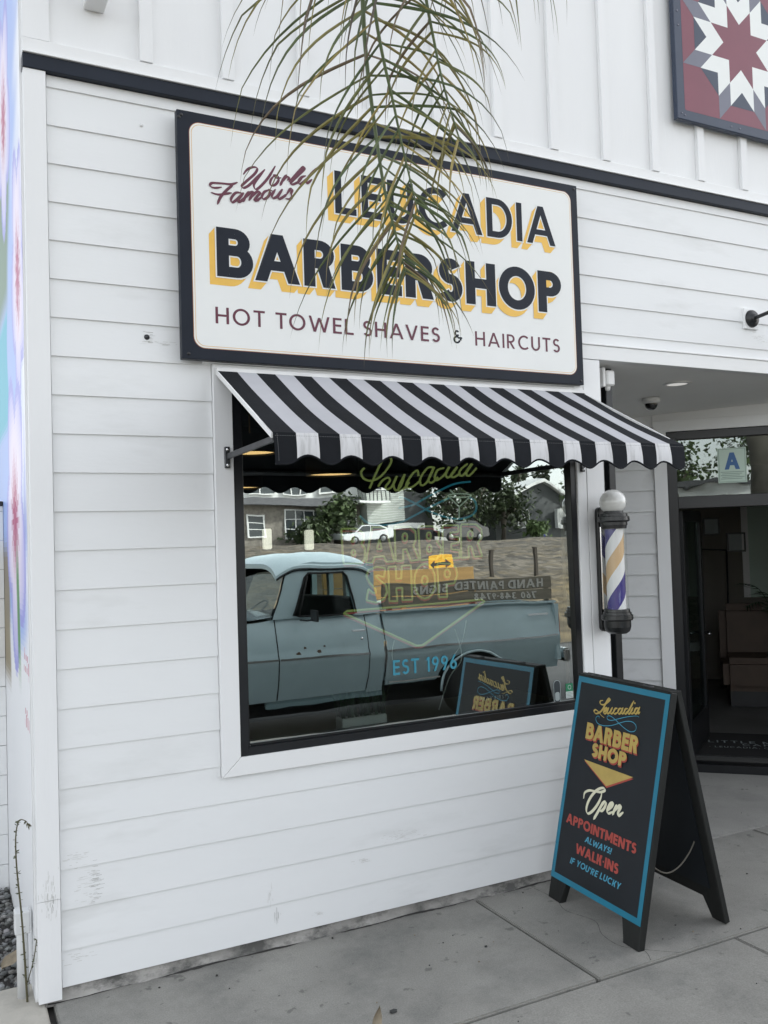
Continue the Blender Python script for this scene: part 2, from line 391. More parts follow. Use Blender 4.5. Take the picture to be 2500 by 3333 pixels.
def thing(name, loc, label, cat, group=None):
    o = bpy.data.objects.new(name, None); COL.objects.link(o)
    o.location = loc; o.empty_display_size = 0.1
    o['label'] = label; o['category'] = cat
    if group: o['group'] = group
    return o
def tag(o, label, cat, group=None):
    o['label'] = label; o['category'] = cat
    if group: o['group'] = group
    return o
def struct(o, kind='structure'):
    o['kind'] = kind
    return o
def copy_tree(src, loc, label=None, group=None):
    c = src.copy(); COL.objects.link(c); c.location = loc
    if label: c['label'] = label
    if group: c['group'] = group
    def rec(a, b):
        for ch in list(a.children):
            d = ch.copy(); COL.objects.link(d); d.parent = b; rec(ch, d)
    rec(src, c)
    return c

def spline(pts, n=8, closed=False):
    pts = [Vector(p) for p in pts]
    if len(pts) < 3 and not closed:
        return [pts[0].lerp(pts[-1], i/n) for i in range(n+1)]
    out = []
    N = len(pts)
    for i in range(N if closed else N-1):
        if closed: p0, p1, p2, p3 = pts[i-1], pts[i], pts[(i+1) % N], pts[(i+2) % N]
        else: p0, p1, p2, p3 = pts[max(i-1, 0)], pts[i], pts[i+1], pts[min(i+2, N-1)]
        for k in range(n):
            t = k/n
            out.append(0.5*((2*p1)+(-p0+p2)*t+(2*p0-5*p1+4*p2-p3)*t*t+(-p0+3*p1-3*p2+p3)*t*t*t))
    if not closed: out.append(pts[-1])
    return out

# ------------------------------------------------------------------ lettering: 2-D polygons in a unit cap height
def arcpoly(cx, cy, rx, ry, wx, wy, a0, a1, n=14):
    out = []
    for i in range(n):
        t0, t1 = R(a0+(a1-a0)*i/n), R(a0+(a1-a0)*(i+1)/n)
        out.append([(cx+(rx-wx)*math.cos(t0), cy+(ry-wy)*math.sin(t0)), (cx+rx*math.cos(t0), cy+ry*math.sin(t0)),
                    (cx+rx*math.cos(t1), cy+ry*math.sin(t1)), (cx+(rx-wx)*math.cos(t1), cy+(ry-wy)*math.sin(t1))])
    return out
def rect(x0, y0, x1, y1): return [(x0, y0), (x1, y0), (x1, y1), (x0, y1)]
def dia(xb, yb, xt, yt, w): return [(xb, yb), (xb+w, yb), (xt+w, yt), (xt, yt)]
def glyph(ch, w):
    """polygons, width of a geometric sans capital; w = stroke"""
    g = []; W = w*1.06
    if ch == ' ': return [], 0.34
    if ch == 'A':
        d = w*1.1; b = 0.86+w*0.3
        return [dia(0, 0, b/2-d/2, 1, d), dia(b-d, 0, b/2-d/2, 1, d), rect(b*0.22, 0.24, b*0.78, 0.24+w*0.9)], b
    if ch in 'BPR':
        b = 0.50+w*0.7
        r1 = 0.27+w*0.04 if ch == 'B' else 0.29+w*0.05
        c1 = 1-r1; rx = r1*1.05
        g = [rect(0, 0, W, 1), rect(W, 1-w*0.95, b-rx, 1), rect(W, 1-2*r1, b-rx, 1-2*r1+w*0.95)]
        g += arcpoly(b-rx, c1, rx, r1, W, w*0.95, -90, 90)
        if ch == 'B':
            r2 = (1-2*r1+w*0.95)/2
            g += [rect(W, 0, b-rx+0.03, w*0.95)] + arcpoly(b-rx+0.03, r2, rx+0.03, r2, W, w*0.95, -90, 90) + [rect(b-rx, 2*r2-w*0.95, b-rx+0.03, 2*r2)]
            return g, b+0.06
        if ch == 'R':
            g += [dia(b-W*1.05, 0, W*1.1, 1-2*r1+w*0.4, W*1.12)]
            return g, b+0.06
        return g, b
    if ch in 'COQG':
        rx = 0.46+w*0.12
        if ch == 'O': return arcpoly(rx, 0.5, rx, 0.515, W, w, 0, 360, 36), 2*rx
        g = arcpoly(rx, 0.5, rx, 0.515, W, w, 48, 312, 28)
        if ch == 'G': g += [rect(rx, 0.42, 1.75*rx, 0.42+w), rect(1.75*rx-W, 0.13, 1.75*rx, 0.42)]
        return g, 1.72*rx
    if ch == 'D':
        b = 0.72+w*0.3; rx = b*0.58
        return [rect(0, 0, W, 1), rect(W, 0, b-rx, w), rect(W, 1-w, b-rx, 1)]+arcpoly(b-rx, 0.5, rx, 0.5, W, w, -90, 90, 20), b
    if ch in 'EFL':
        b = 0.46+w*0.5
        g = [rect(0, 0, W, 1)]
        if ch in 'EL': g.append(rect(W, 0, b, w))
        if ch in 'EF': g += [rect(W, 1-w, b, 1), rect(W, 0.52-w/2, b*0.94, 0.52+w/2)]
        return g, b
    if ch == 'H':
        b = 0.66+w*0.5
        return [rect(0, 0, W, 1), rect(b-W, 0, b, 1), rect(W, 0.5-w/2, b-W, 0.5+w/2)], b
    if ch == 'I': return [rect(0, 0, W, 1)], W
    if ch == 'K':
        b = 0.56+w*0.6
        return [rect(0, 0, W, 1), dia(W*0.9, 0.32, b-W*1.25, 1, W*1.25), dia(b-W*1.25, 0, W*1.2, 0.55, W*1.25)], b
    if ch == 'M':
        b = 0.82+w*0.7
        return [rect(0, 0, W, 1), rect(b-W, 0, b, 1), dia(b/2-W*0.5, 0.15, 0, 1, W), dia(b/2-W*0.5, 0.15, b-W, 1, W)], b
    if ch == 'N':
        b = 0.68+w*0.6
        return [rect(0, 0, W, 1), rect(b-W, 0, b, 1), dia(b-W*1.15, 0, 0, 1, W*1.15)], b
    if ch == 'S':
        b = 0.48+w*0.5; r2 = (1+w)/4+0.012; r1 = (1+w)/2-r2; rx = b/2
        g = arcpoly(rx, 1-r1, rx*0.95, r1, W, w, 28, 270, 18)+arcpoly(rx, r2, rx, r2, W, w, -152, 90, 18)
        return g, b
    if ch == 'T':
        b = 0.58+w*0.4
        return [rect(b/2-W/2, 0, b/2+W/2, 1-w), rect(0, 1-w, b, 1)], b
    if ch == 'U':
        b = 0.62+w*0.5; rx = b/2
        return [rect(0, 0.36, W, 1), rect(b-W, 0.36, b, 1)]+arcpoly(rx, 0.36, rx, 0.375, W, w, 180, 360, 16), b
    if ch == 'V':
        d = w*1.1; b = 0.78+w*0.3
        return [dia(b/2-d/2, 0, 0, 1, d), dia(b/2-d/2, 0, b-d, 1, d)], b
    if ch == 'W':
        d = w*1.05; b = 1.16+w*0.6
        return [dia(b*0.27-d/2, 0, 0, 1, d), dia(b*0.27-d/2, 0, b/2-d/2, 0.9, d), dia(b*0.73-d/2, 0, b/2-d/2, 0.9, d), dia(b*0.73-d/2, 0, b-d, 1, d)], b
    if ch == 'Y':
        d = w*1.1; b = 0.70+w*0.3
        return [rect(b/2-W/2, 0, b/2+W/2, 0.45), dia(b/2-d/2, 0.40, 0, 1, d), dia(b/2-d/2, 0.40, b-d, 1, d)], b
    if ch == '&':
        g = arcpoly(0.34, 0.76, 0.21, 0.24, W, w, 30, 330, 16)+arcpoly(0.32, 0.28, 0.30, 0.29, W, w, 60, 350, 18)
        g += [rect(0.30, 0.5-w/2, 0.46, 0.5+w/2), rect(0.40, 0.36, 0.76, 0.36+w*0.9), rect(0.56, 0.24, 0.56+W, 0.50)]
        return g, 0.74
    if ch == '!': return [dia(0, 0.30, -0.01, 1, W*1.1), rect(0, 0, W, w)], W
    if ch == "'": return [dia(0.02, 0.68, 0, 1, W*0.9)], W
    if ch == '-': return [rect(0, 0.38, 0.30, 0.38+w)], 0.30
    if ch == ',': return [dia(-0.03, -0.14, 0.03, w, W)], W
    if ch == '.': return [rect(0.03, 0.40, 0.03+W*0.75, 0.40+w*0.75)], 0.06+W*0.75
    if ch == '1': return [rect(0.14, 0, 0.14+W, 1), dia(0, 0.78, 0.14, 1, W)], 0.14+W
    if ch == '2': return arcpoly(0.29, 0.70, 0.29, 0.30, W, w, -30, 170)+[dia(0.0, w*0.5, 0.42, 0.60, W*1.2), rect(0, 0, 0.58, w)], 0.58
    if ch == '3': return arcpoly(0.27, 0.74, 0.26, 0.26, W, w, -90, 150)+arcpoly(0.27, 0.28, 0.29, 0.28, W, w, -150, 90), 0.57
    if ch == '4': return [rect(0.40, 0, 0.40+W, 1), rect(0, 0.22, 0.60+W, 0.22+w), dia(0, 0.26, 0.36, 1, W*1.1)], 0.60+W
    if ch == '7': return [rect(0, 1-w, 0.56, 1), dia(0.12, 0, 0.56-W*1.1, 1-w, W*1.1)], 0.56
    if ch == '8': return arcpoly(0.29, 0.75, 0.25, 0.25, W, w, 0, 360, 18)+arcpoly(0.29, 0.27, 0.29, 0.275, W, w, 0, 360, 18), 0.58
    if ch == '9': return arcpoly(0.29, 0.69, 0.29, 0.31, W, w, 0, 360, 20)+[dia(0.15, 0, 0.56-W, 0.56, W)], 0.58
    if ch == '6': return arcpoly(0.29, 0.31, 0.29, 0.31, W, w, 0, 360, 20)+[dia(0.02, 0.44, 0.34, 1, W)], 0.58
    if ch == '0': return arcpoly(0.30, 0.5, 0.30, 0.51, W, w, 0, 360, 24), 0.60
    return [rect(0, 0, W, 1)], W
def text_polys(text, w, gap=0.13):
    x = 0; out = []
    for i, ch in enumerate(text):
        g, b = glyph(ch, w)
        out += [[(px+x, py) for px, py in p] for p in g]
        x += b + (gap if ch != ' ' else gap*0.3)
        if i+1 < len(text) and (ch+text[i+1]) in ('LT', 'AV', 'VA', 'CA', 'RA', 'BA', 'LA', 'PA', 'AW', 'WA', 'AY', 'TO'): x -= 0.06
    return out, x-gap
class Frame:
    def __init__(s, o, ex, ey):
        s.o = Vector(o); s.ex = Vector(ex).normalized(); s.ey = Vector(ey).normalized(); s.n = s.ex.cross(s.ey)
    def __call__(s, u, v, d=0.0): return s.o+s.ex*u+s.ey*v+s.n*d
def put(mb, fr, polys, m, d, eps=1.2e-5):
    for p in polys:
        # keep faces towards the frame normal
        a = sum(p[i][0]*p[(i+1) % len(p)][1]-p[(i+1) % len(p)][0]*p[i][1] for i in range(len(p)))
        q = p if a > 0 else list(reversed(p))
        mb.eps += eps
        mb.poly([fr(u, v, d+mb.eps) for u, v in q], m)
def fit(polys, width, u0, u1, v0, v1, shear=0.0):
    sx = (u1-u0)/width; sy = v1-v0
    return [[(u0+x*sx+shear*y*sy, v0+y*sy) for x, y in p] for p in polys]
def grow(polys, e):
    out = []
    for p in polys:
        n = len(p); a = sum(p[i][0]*p[(i+1) % n][1]-p[(i+1) % n][0]*p[i][1] for i in range(n))
        q = p if a > 0 else list(reversed(p))
        r = []
        for i in range(n):
            ax, ay = q[i-1]; bx, by = q[i]; cx, cy = q[(i+1) % n]
            d1 = Vector((bx-ax, by-ay)); d2 = Vector((cx-bx, cy-by))
            if d1.length < 1e-9 or d2.length < 1e-9: r.append((bx, by)); continue
            d1.normalize(); d2.normalize()
            nx = Vector((d1.y+d2.y, -(d1.x+d2.x)))
            if nx.length < 1e-6: r.append((bx, by)); continue
            nx.normalize(); c = max(0.35, nx.dot(Vector((d1.y, -d1.x))))
            r.append((bx+nx.x*e/c, by+nx.y*e/c))
        out.append(r)
    return out
def sweep(polys, dx, dy):
    out = []
    for p in polys:
        n = len(p)
        out.append([(x+dx, y+dy) for x, y in p])
        for i in range(n):
            a, b = p[i], p[(i+1) % n]
            ar = abs((b[0]-a[0])*dy-(b[1]-a[1])*dx)
            if ar > 1e-9: out.append([a, b, (b[0]+dx, b[1]+dy), (a[0]+dx, a[1]+dy)])
    return out
def brush(stroke, wmax, wmin, ang=60, taper=True, n=7):
    """pen stroke along a spline; thick when moving along the pen's downstroke direction"""
    P = spline([(a[0], a[1], 0) for a in stroke], n)
    out = []; N = len(P); Ls = []
    dirv = Vector((math.cos(R(ang)), math.sin(R(ang)), 0))
    for i in range(N):
        t = P[min(i+1, N-1)]-P[max(i-1, 0)]
        if t.length < 1e-9: t = Vector((1, 0, 0))
        t.normalize()
        k = abs(t.dot(dirv))**1.5
        w = wmin+(wmax-wmin)*k
        if taper:
            e = min(i, N-1-i)/max(1, N*0.12)
            w *= min(1, 0.45+0.55*e)
        nn = Vector((-t.y, t.x, 0))*w/2
        Ls.append((P[i]+nn, P[i]-nn))
    for i in range(N-1):
        a, b = Ls[i]; c, d = Ls[i+1]
        out.append([(a.x, a.y), (b.x, b.y), (d.x, d.y), (c.x, c.y)])
    for P0, lr in ((P[0], Ls[0]), (P[-1], Ls[-1])):
        r = (lr[0]-lr[1]).length/2
        out.append([(P0.x+r*math.cos(a*math.pi/4), P0.y+r*math.sin(a*math.pi/4)) for a in range(8)])
    return out
# ------------------------------------------------------------------ hand lettering, pen paths in metres on their own panel
WF=[[[0.7834,3.2392],[0.8006,3.2618],[0.827,3.277],[0.8456,3.2746],[0.8337,3.2491],[0.7955,3.2105],[0.7747,3.1874],[0.7837,3.1798],[0.81,3.1983],[0.8484,3.2406],[0.8793,3.2747]],[[0.8793,3.2747],[0.8482,3.2333],[0.8287,3.2012],[0.8356,3.1824],[0.8546,3.1944],[0.8935,3.2406],[0.9273,3.2973]],[[0.9204,3.254],[0.9046,3.2314],[0.904,3.2112],[0.9231,3.2142],[0.9409,3.2372],[0.9376,3.2568],[0.9204,3.2551],[0.9316,3.2467],[0.9527,3.2501]],[[0.9782,3.267],[0.9622,3.2442],[0.948,3.2163]],[[0.9561,3.2322],[0.976,3.2575],[0.9915,3.2581],[0.9834,3.2446]],[[0.989,3.2393],[1.0332,3.2889],[1.0575,3.3152],[1.0631,3.3068],[1.0287,3.2696],[0.9986,3.2371],[1.0042,3.2287],[1.0319,3.2442],[1.0521,3.266]],[[1.0682,3.2779],[1.0482,3.2672],[1.0339,3.2482],[1.0394,3.2361],[1.0595,3.2504],[1.0798,3.2723]],[[1.1271,3.3249],[1.0921,3.2873],[1.0694,3.2539],[1.0751,3.2454],[1.0974,3.2658]],[[0.6851,3.1674],[0.6563,3.1601],[0.6368,3.1648],[0.6443,3.1787],[0.682,3.1836],[0.729,3.1874],[0.7548,3.1986]],[[0.7363,3.1868],[0.7065,3.1572],[0.6805,3.1248],[0.666,3.0925]],[[0.6397,3.1381],[0.6735,3.1344],[0.728,3.1498]],[[0.772,3.1565],[0.7463,3.1525],[0.7256,3.1244],[0.7306,3.1091],[0.7529,3.1267],[0.7794,3.1576]],[[0.7812,3.1561],[0.7603,3.1296],[0.7563,3.1146],[0.7711,3.1222],[0.7938,3.1454]],[[0.8055,3.167],[0.7901,3.1448],[0.7784,3.1197]],[[0.7881,3.1373],[0.8128,3.1645],[0.8277,3.1667],[0.8161,3.1487],[0.8045,3.129]],[[0.8121,3.1391],[0.839,3.1703],[0.8558,3.171],[0.8422,3.1527],[0.8287,3.1326],[0.8418,3.1345],[0.8609,3.1519]],[[0.8958,3.1881],[0.8747,3.1757],[0.8629,3.154],[0.8701,3.1441],[0.8873,3.154],[0.9011,3.1761],[0.8958,3.1881],[0.9128,3.1852]],[[0.9244,3.1943],[0.9084,3.1663],[0.9138,3.1543],[0.9332,3.1664],[0.9551,3.199]],[[0.957,3.1993],[0.937,3.1669],[0.9405,3.1546],[0.96,3.1667],[0.9757,3.1801]],[[0.9757,3.1801],[0.9939,3.2068],[1.0035,3.2046],[0.9972,3.1871],[1.0006,3.1728],[0.9906,3.1621],[0.9713,3.1611]]]
LC=[[[0.2083,0.8578],[0.1897,0.8519],[0.1924,0.8399],[0.2174,0.8391],[0.2432,0.8553],[0.2573,0.8691],[0.247,0.8718],[0.2321,0.8506],[0.2166,0.8205],[0.1983,0.8022],[0.1707,0.7909],[0.1539,0.7982],[0.1644,0.8076],[0.1887,0.8007],[0.2112,0.7889],[0.2335,0.7819]],[[0.2226,0.8046],[0.2396,0.8165],[0.2441,0.8294],[0.2308,0.8228],[0.2246,0.8064],[0.2334,0.8002],[0.253,0.811]],[[0.2568,0.8314],[0.2483,0.8103],[0.2569,0.804],[0.2734,0.8173]],[[0.2826,0.837],[0.2717,0.814],[0.2802,0.8078],[0.2949,0.8178]],[[0.3176,0.838],[0.3032,0.8342],[0.2949,0.8178],[0.3035,0.8107],[0.3227,0.8207]],[[0.3462,0.8425],[0.3309,0.8371],[0.3249,0.8211],[0.3354,0.8159],[0.3489,0.8294],[0.3529,0.8435]],[[0.3559,0.847],[0.3473,0.8262],[0.3555,0.8201],[0.3697,0.8298]],[[0.3889,0.8477],[0.3736,0.8438],[0.3677,0.828],[0.378,0.8229],[0.3929,0.8395]],[[0.4216,0.8867],[0.4021,0.8498],[0.3921,0.8319],[0.4001,0.8265],[0.4138,0.8369]],[[0.4222,0.8574],[0.4116,0.8366],[0.4196,0.8305],[0.4356,0.8404]],[[0.429,0.8769],[0.4319,0.8803]],[[0.4579,0.8615],[0.4413,0.856],[0.4356,0.8404],[0.4436,0.8335],[0.4568,0.8453],[0.4641,0.8639]],[[0.4667,0.8664],[0.4547,0.8449],[0.4605,0.838],[0.4707,0.8461]]]
SW=[[[0.1998,0.7732],[0.2006,0.781],[0.1856,0.781],[0.176,0.7676],[0.1952,0.7493],[0.2404,0.7464],[0.2959,0.7576],[0.3483,0.7772],[0.3913,0.792],[0.4313,0.7959],[0.4584,0.7831],[0.4559,0.7624],[0.4267,0.7527],[0.3891,0.7592],[0.3441,0.775],[0.3132,0.7877],[0.2778,0.7968],[0.2572,0.7919],[0.2624,0.7791],[0.2912,0.7794],[0.3311,0.7922],[0.3875,0.8105],[0.4476,0.8249],[0.4699,0.8242]]]
OP=[[[0.1666,0.401],[0.1684,0.4257],[0.1996,0.4438],[0.243,0.4497],[0.2807,0.4558],[0.3065,0.4694],[0.2975,0.4776],[0.2683,0.4677],[0.235,0.4418],[0.2051,0.3985],[0.1964,0.3602],[0.2104,0.3428],[0.239,0.3592],[0.2697,0.3968],[0.2863,0.4305],[0.2888,0.4518]],[[0.3099,0.4217],[0.2911,0.3875],[0.2739,0.3565],[0.2579,0.3301]],[[0.2911,0.3875],[0.3128,0.4194],[0.3269,0.4201],[0.3222,0.3984],[0.3072,0.3799],[0.2913,0.3758]],[[0.3454,0.3898],[0.3699,0.4164],[0.3736,0.4318],[0.3549,0.4213],[0.3425,0.3919],[0.3522,0.3799],[0.3815,0.3948]],[[0.4005,0.4285],[0.3904,0.4072],[0.382,0.382]],[[0.39,0.3985],[0.4175,0.4299],[0.4291,0.4286],[0.4158,0.3995],[0.4227,0.3884],[0.4481,0.4093]]]
NL=[[[1.4612,2.0181],[1.443,1.998],[1.454,1.9683],[1.4922,1.956],[1.5428,1.9737],[1.5893,2.0194],[1.6104,2.055],[1.5969,2.075],[1.5684,2.0644],[1.5508,2.0416],[1.521,1.9886],[1.4854,1.9186]],[[1.5329,1.9286],[1.5591,1.9588],[1.5877,1.9715],[1.5984,1.9564],[1.5749,1.9287],[1.58,1.9136],[1.6088,1.9287],[1.639,1.9793]],[[1.636,1.9768],[1.6176,1.9388],[1.6308,1.9085],[1.6602,1.9338],[1.6823,1.9898]],[[1.6823,1.9898],[1.6486,1.9287],[1.6478,1.9059],[1.6769,1.9186],[1.7068,1.9492]],[[1.7602,1.9801],[1.7554,2.0082],[1.7256,1.9901],[1.6891,1.9389],[1.7,1.9211],[1.7292,1.9288],[1.7651,1.9545]],[[1.8503,2.0246],[1.8147,2.0217],[1.7715,1.9699],[1.7761,1.934],[1.8121,1.9546],[1.8534,2.0272]],[[1.8534,2.0272],[1.8184,1.965],[1.8355,1.947],[1.8723,1.9756]],[[1.9102,2.0226],[1.8737,2.0119],[1.8544,1.9755],[1.8658,1.96],[1.9087,1.9862],[1.9471,2.0387],[1.98,2.1021]],[[1.9468,2.0335],[1.921,1.9915],[1.9324,1.9733],[1.9637,1.997],[1.9893,2.0287]],[[1.9893,2.0287],[1.9511,1.9865],[1.9689,1.9761],[2.0065,1.9973]],[[2.0515,2.0452],[2.0134,2.0184],[2.0001,1.992],[2.0245,1.9869],[2.0764,2.0455]],[[2.0826,2.0456],[2.0434,1.9976],[2.0615,1.9845],[2.1068,2.0246]]]
NB=[[[2.0664,1.9529],[1.9737,1.9421],[1.8817,1.9082],[1.7912,1.8672],[1.7259,1.837],[1.6447,1.82]],[[1.6466,1.873],[1.6751,1.8704],[1.7491,1.8368],[1.8183,1.8027],[1.9066,1.7732],[1.9971,1.7614],[2.0719,1.7813],[2.0983,1.8179],[2.0874,1.855],[2.0569,1.8711]],[[1.9344,1.869],[1.8492,1.8359],[1.7593,1.7958],[1.6537,1.7516],[1.5571,1.7383],[1.4742,1.7497],[1.4288,1.7851]]]
NM=[[[2.0698,1.8816],[2.06,1.8768],[2.0338,1.8735],[1.9984,1.8724],[1.9634,1.8738],[1.938,1.8774],[1.9289,1.8821],[1.9384,1.8867],[1.964,1.8901],[1.9992,1.8913],[2.0345,1.8899],[2.0604,1.8863],[2.0698,1.8816]],[[1.9317,1.8769],[1.964,1.8496],[1.9935,1.8242],[2.0282,1.8491],[2.0634,1.8763]],[[1.9935,1.8242],[1.9922,1.7928],[1.991,1.7615]],[[2.0306,1.753],[2.0256,1.7483],[2.0124,1.7451],[1.9946,1.7441],[1.9769,1.7457],[1.9642,1.7494],[1.9596,1.7541],[1.9645,1.7587],[1.9776,1.762],[1.9953,1.763],[2.0131,1.7614],[2.026,1.7578],[2.0306,1.753]],[[2.004,1.8566],[2.0023,1.8514],[1.9981,1.8476],[1.9925,1.8462],[1.9871,1.8477],[1.9832,1.8515],[1.9819,1.8568],[1.9836,1.862],[1.9878,1.8658],[1.9933,1.8672],[1.9988,1.8657],[2.0027,1.8619],[2.004,1.8566]],[[1.9421,1.9107],[1.9654,1.8872],[1.9889,1.8635]]]
NEON_LETTERS=[[[1.3286,1.725],[1.4105,1.7233],[1.4446,1.7007],[1.445,1.6668],[1.4322,1.6526],[1.4502,1.6278],[1.4486,1.5794],[1.4317,1.5559],[1.3337,1.5572]],[[1.394,1.6754],[1.3913,1.6635],[1.3855,1.6587],[1.3801,1.6638],[1.3781,1.6758],[1.3809,1.6876],[1.3866,1.6924],[1.3921,1.6874]],[[1.3977,1.6078],[1.3945,1.5976],[1.3877,1.5936],[1.3811,1.5981],[1.3786,1.6084],[1.3817,1.6185],[1.3886,1.6225],[1.3952,1.6181]],[[1.4914,1.7289],[1.5678,1.7274],[1.609,1.5589],[1.5647,1.5581],[1.5519,1.5855],[1.5028,1.5848],[1.4882,1.5561],[1.4532,1.5575]],[[1.5302,1.6694],[1.5422,1.6226],[1.5149,1.621]],[[1.615,1.7289],[1.7019,1.7272],[1.7323,1.7041],[1.7337,1.6641],[1.7184,1.6346],[1.7499,1.5612],[1.7014,1.558],[1.6781,1.6159],[1.6595,1.614],[1.6592,1.5595],[1.6173,1.5586]],[[1.6859,1.6763],[1.6813,1.6624],[1.6712,1.6568],[1.6614,1.6629],[1.6578,1.677],[1.6624,1.6909],[1.6726,1.6965],[1.6823,1.6904]],[[1.7504,1.7288],[1.834,1.7271],[1.8682,1.7062],[1.8666,1.6657],[1.8544,1.6509],[1.8795,1.6198],[1.8723,1.5845],[1.851,1.5625],[1.7555,1.5585]],[[1.8217,1.6795],[1.8175,1.6671],[1.8083,1.6622],[1.7995,1.6676],[1.7963,1.6801],[1.8004,1.6924],[1.8096,1.6974],[1.8184,1.692]],[[1.8222,1.6154],[1.8179,1.6013],[1.8087,1.5957],[1.7999,1.6019],[1.7968,1.6162],[1.801,1.6303],[1.8102,1.6359],[1.819,1.6298]],[[1.8897,1.7311],[1.9847,1.7293],[1.9833,1.696],[1.9355,1.692],[1.9377,1.6741],[1.9852,1.6678],[1.9829,1.6397],[1.9392,1.6358],[1.9381,1.6078],[1.9856,1.6012],[1.9871,1.5628],[1.889,1.5612]],[[1.9999,1.7342],[2.0908,1.7325],[2.1235,1.7059],[2.1249,1.6643],[2.0992,1.6365],[2.1239,1.5657],[2.0748,1.5648],[2.0588,1.6195],[2.0406,1.6201],[2.0413,1.5634],[1.9961,1.5624]],[[2.0703,1.6786],[2.0653,1.6641],[2.0543,1.6583],[2.0438,1.6646],[2.0399,1.6793],[2.045,1.6938],[2.0559,1.6996],[2.0664,1.6933]],[[1.5581,1.5265],[1.512,1.5357],[1.4654,1.5206],[1.4537,1.4921],[1.4688,1.4623],[1.5027,1.4242],[1.4993,1.405],[1.4807,1.4132],[1.4624,1.4311],[1.4498,1.3762],[1.5006,1.3612],[1.5447,1.3757],[1.5623,1.4089],[1.558,1.4434],[1.526,1.4693],[1.5022,1.4899],[1.516,1.4941],[1.5484,1.4829]],[[1.5748,1.5308],[1.6164,1.534],[1.617,1.4724],[1.6449,1.4712],[1.6499,1.5352],[1.7006,1.5356],[1.7029,1.3643],[1.6467,1.365],[1.6489,1.4265],[1.6154,1.4258],[1.6187,1.3617],[1.5745,1.3642]],[[1.838,1.4497],[1.8321,1.4163],[1.8178,1.3885],[1.7975,1.3706],[1.7741,1.3652],[1.7514,1.3732],[1.7327,1.3931],[1.7209,1.4219],[1.7175,1.4554],[1.7233,1.4884],[1.7373,1.5161],[1.7574,1.5342],[1.7807,1.54],[1.8035,1.5324],[1.8225,1.5126],[1.8346,1.4835]],[[1.7948,1.4567],[1.7892,1.4411],[1.7767,1.4351],[1.7648,1.4422],[1.7604,1.4583],[1.766,1.474],[1.7784,1.48],[1.7904,1.4729]],[[1.8531,1.5397],[1.9264,1.5344],[1.9613,1.5152],[1.9686,1.4741],[1.9492,1.4342],[1.9017,1.4315],[1.905,1.3655],[1.8553,1.3682]],[[1.9262,1.4851],[1.9208,1.4703],[1.9089,1.4646],[1.8975,1.4713],[1.8932,1.4865],[1.8986,1.5014],[1.9105,1.5071],[1.922,1.5004]]]
NT=[[[1.3108,1.3294],[2.1455,1.3418],[1.7367,1.1265]]]
# ================================================================== SETTING: ground
G = -0.045
mb = MB(); mb.box(-8, 12, -3.9, 4.5, -0.40, G-0.030, 'jointdark'); struct(mb.build('ground_base'))
def slab(name, x0, x1, y0, y1, m, top=G):
    b = MB(); b.box(x0, x1, y0, y1, top-0.10, top, m)
    return struct(b.build(name, bevel=0.006, seg=2))
J = 0.006
xs = [-0.035, 1.845, 3.72, 5.6, 7.5]
for i in range(4):
    slab('sidewalk', xs[i]+J, xs[i+1]-J, -0.895+J, 0.0085, 'concrete')
xo = [-5.0, -3.1, -1.2, 0.68, 2.565, 4.45, 6.3]
for i in range(6):
    slab('sidewalk', xo[i]+J*0.7, xo[i+1]-J*0.7, -2.78, -0.895-J, 'concrete', G-0.003)
slab('sidewalk', -5, 6.3, -3.9, -2.79, 'concrete', G-0.003)
slab('sidewalk', -5, -0.055, -0.895+J, 0.205, 'concrete_pale')
slab('entry_paving', 2.72, 8.5, 0.0150, 4.4, 'concrete_entry', G+0.001)
# cracks and grit of the paving
mb = MB()
def crack(pts, w):
    P = spline([(a, b, 0) for a, b in pts], 5); k = random.Random(3)
    for i in range(len(P)-1):
        a, b = P[i].copy(), P[i+1].copy()
        t = (b-a); t.normalize(); n = V(-t.y, t.x, 0)*w*(0.5+0.5*math.sin(i*1.7)**2)
        mb.poly([V(a.x, a.y, G+0.0008)-n, V(b.x, b.y, G+0.0008)-n, V(b.x, b.y, G+0.0008)+n, V(a.x, a.y, G+0.0008)+n], 'crack')
crack([(2.16, -0.02), (2.17, -0.2), (2.13, -0.33), (2.17, -0.48), (2.11, -0.60), (2.10, -0.72), (2.155, -0.80), (2.12, -0.88)], 0.0016)
crack([(2.155, -0.79), (2.22, -0.85), (2.27, -0.89)], 0.0014)
struct(mb.build('sidewalk_cracks'), 'stuff')
mb = MB(); k = random.Random(12); e_ = [V(-0.05+i*0.02, -0.013-k.uniform(0, 0.006)-0.004*math.sin(i*0.31), G+0.0009) for i in range(138)]
for p, q in zip(e_, e_[1:]): mb.poly([p, q, V(q.x, 0.006, q.z), V(p.x, 0.006, p.z)], 'jointdark')
struct(mb.build('wall_base_line'), 'stuff')  # thin dark strip where the footing meets the paving
mb = MB(); k = random.Random(11)
for i in range(90):
    x, y = k.uniform(0.0, 4.6), k.uniform(-1.3, 0.9)
    if y > 0 and x < 2.75: continue
    s = k.uniform(0.0015, 0.004)*(1.9 if k.random() < 0.10 else 1); a = k.uniform(0, 6.28)
    p = [V(x+s*math.cos(a+t)*k.uniform(0.6, 1.5), y+s*math.sin(a+t)*k.uniform(0.5, 1.1), G+0.002) for t in (0, 1.3, 2.4, 3.6, 5.0)]
    mb.prism(p, (0, 0, 0.003), k.choice(['jointdark', 'deadleaf', 'jointdark', 'pebble']))
struct(mb.build('litter'), 'stuff')
mb = MB(); mb.box(-60, 60, -10.2, -3.9, -0.7, -0.30, 'asphalt'); struct(mb.build('street'))
mb = MB(); mb.box(-60, 60, -4.05, -3.905, -0.69, G-0.004, 'concrete_pale'); struct(mb.build('kerb', bevel=0.015, seg=2))
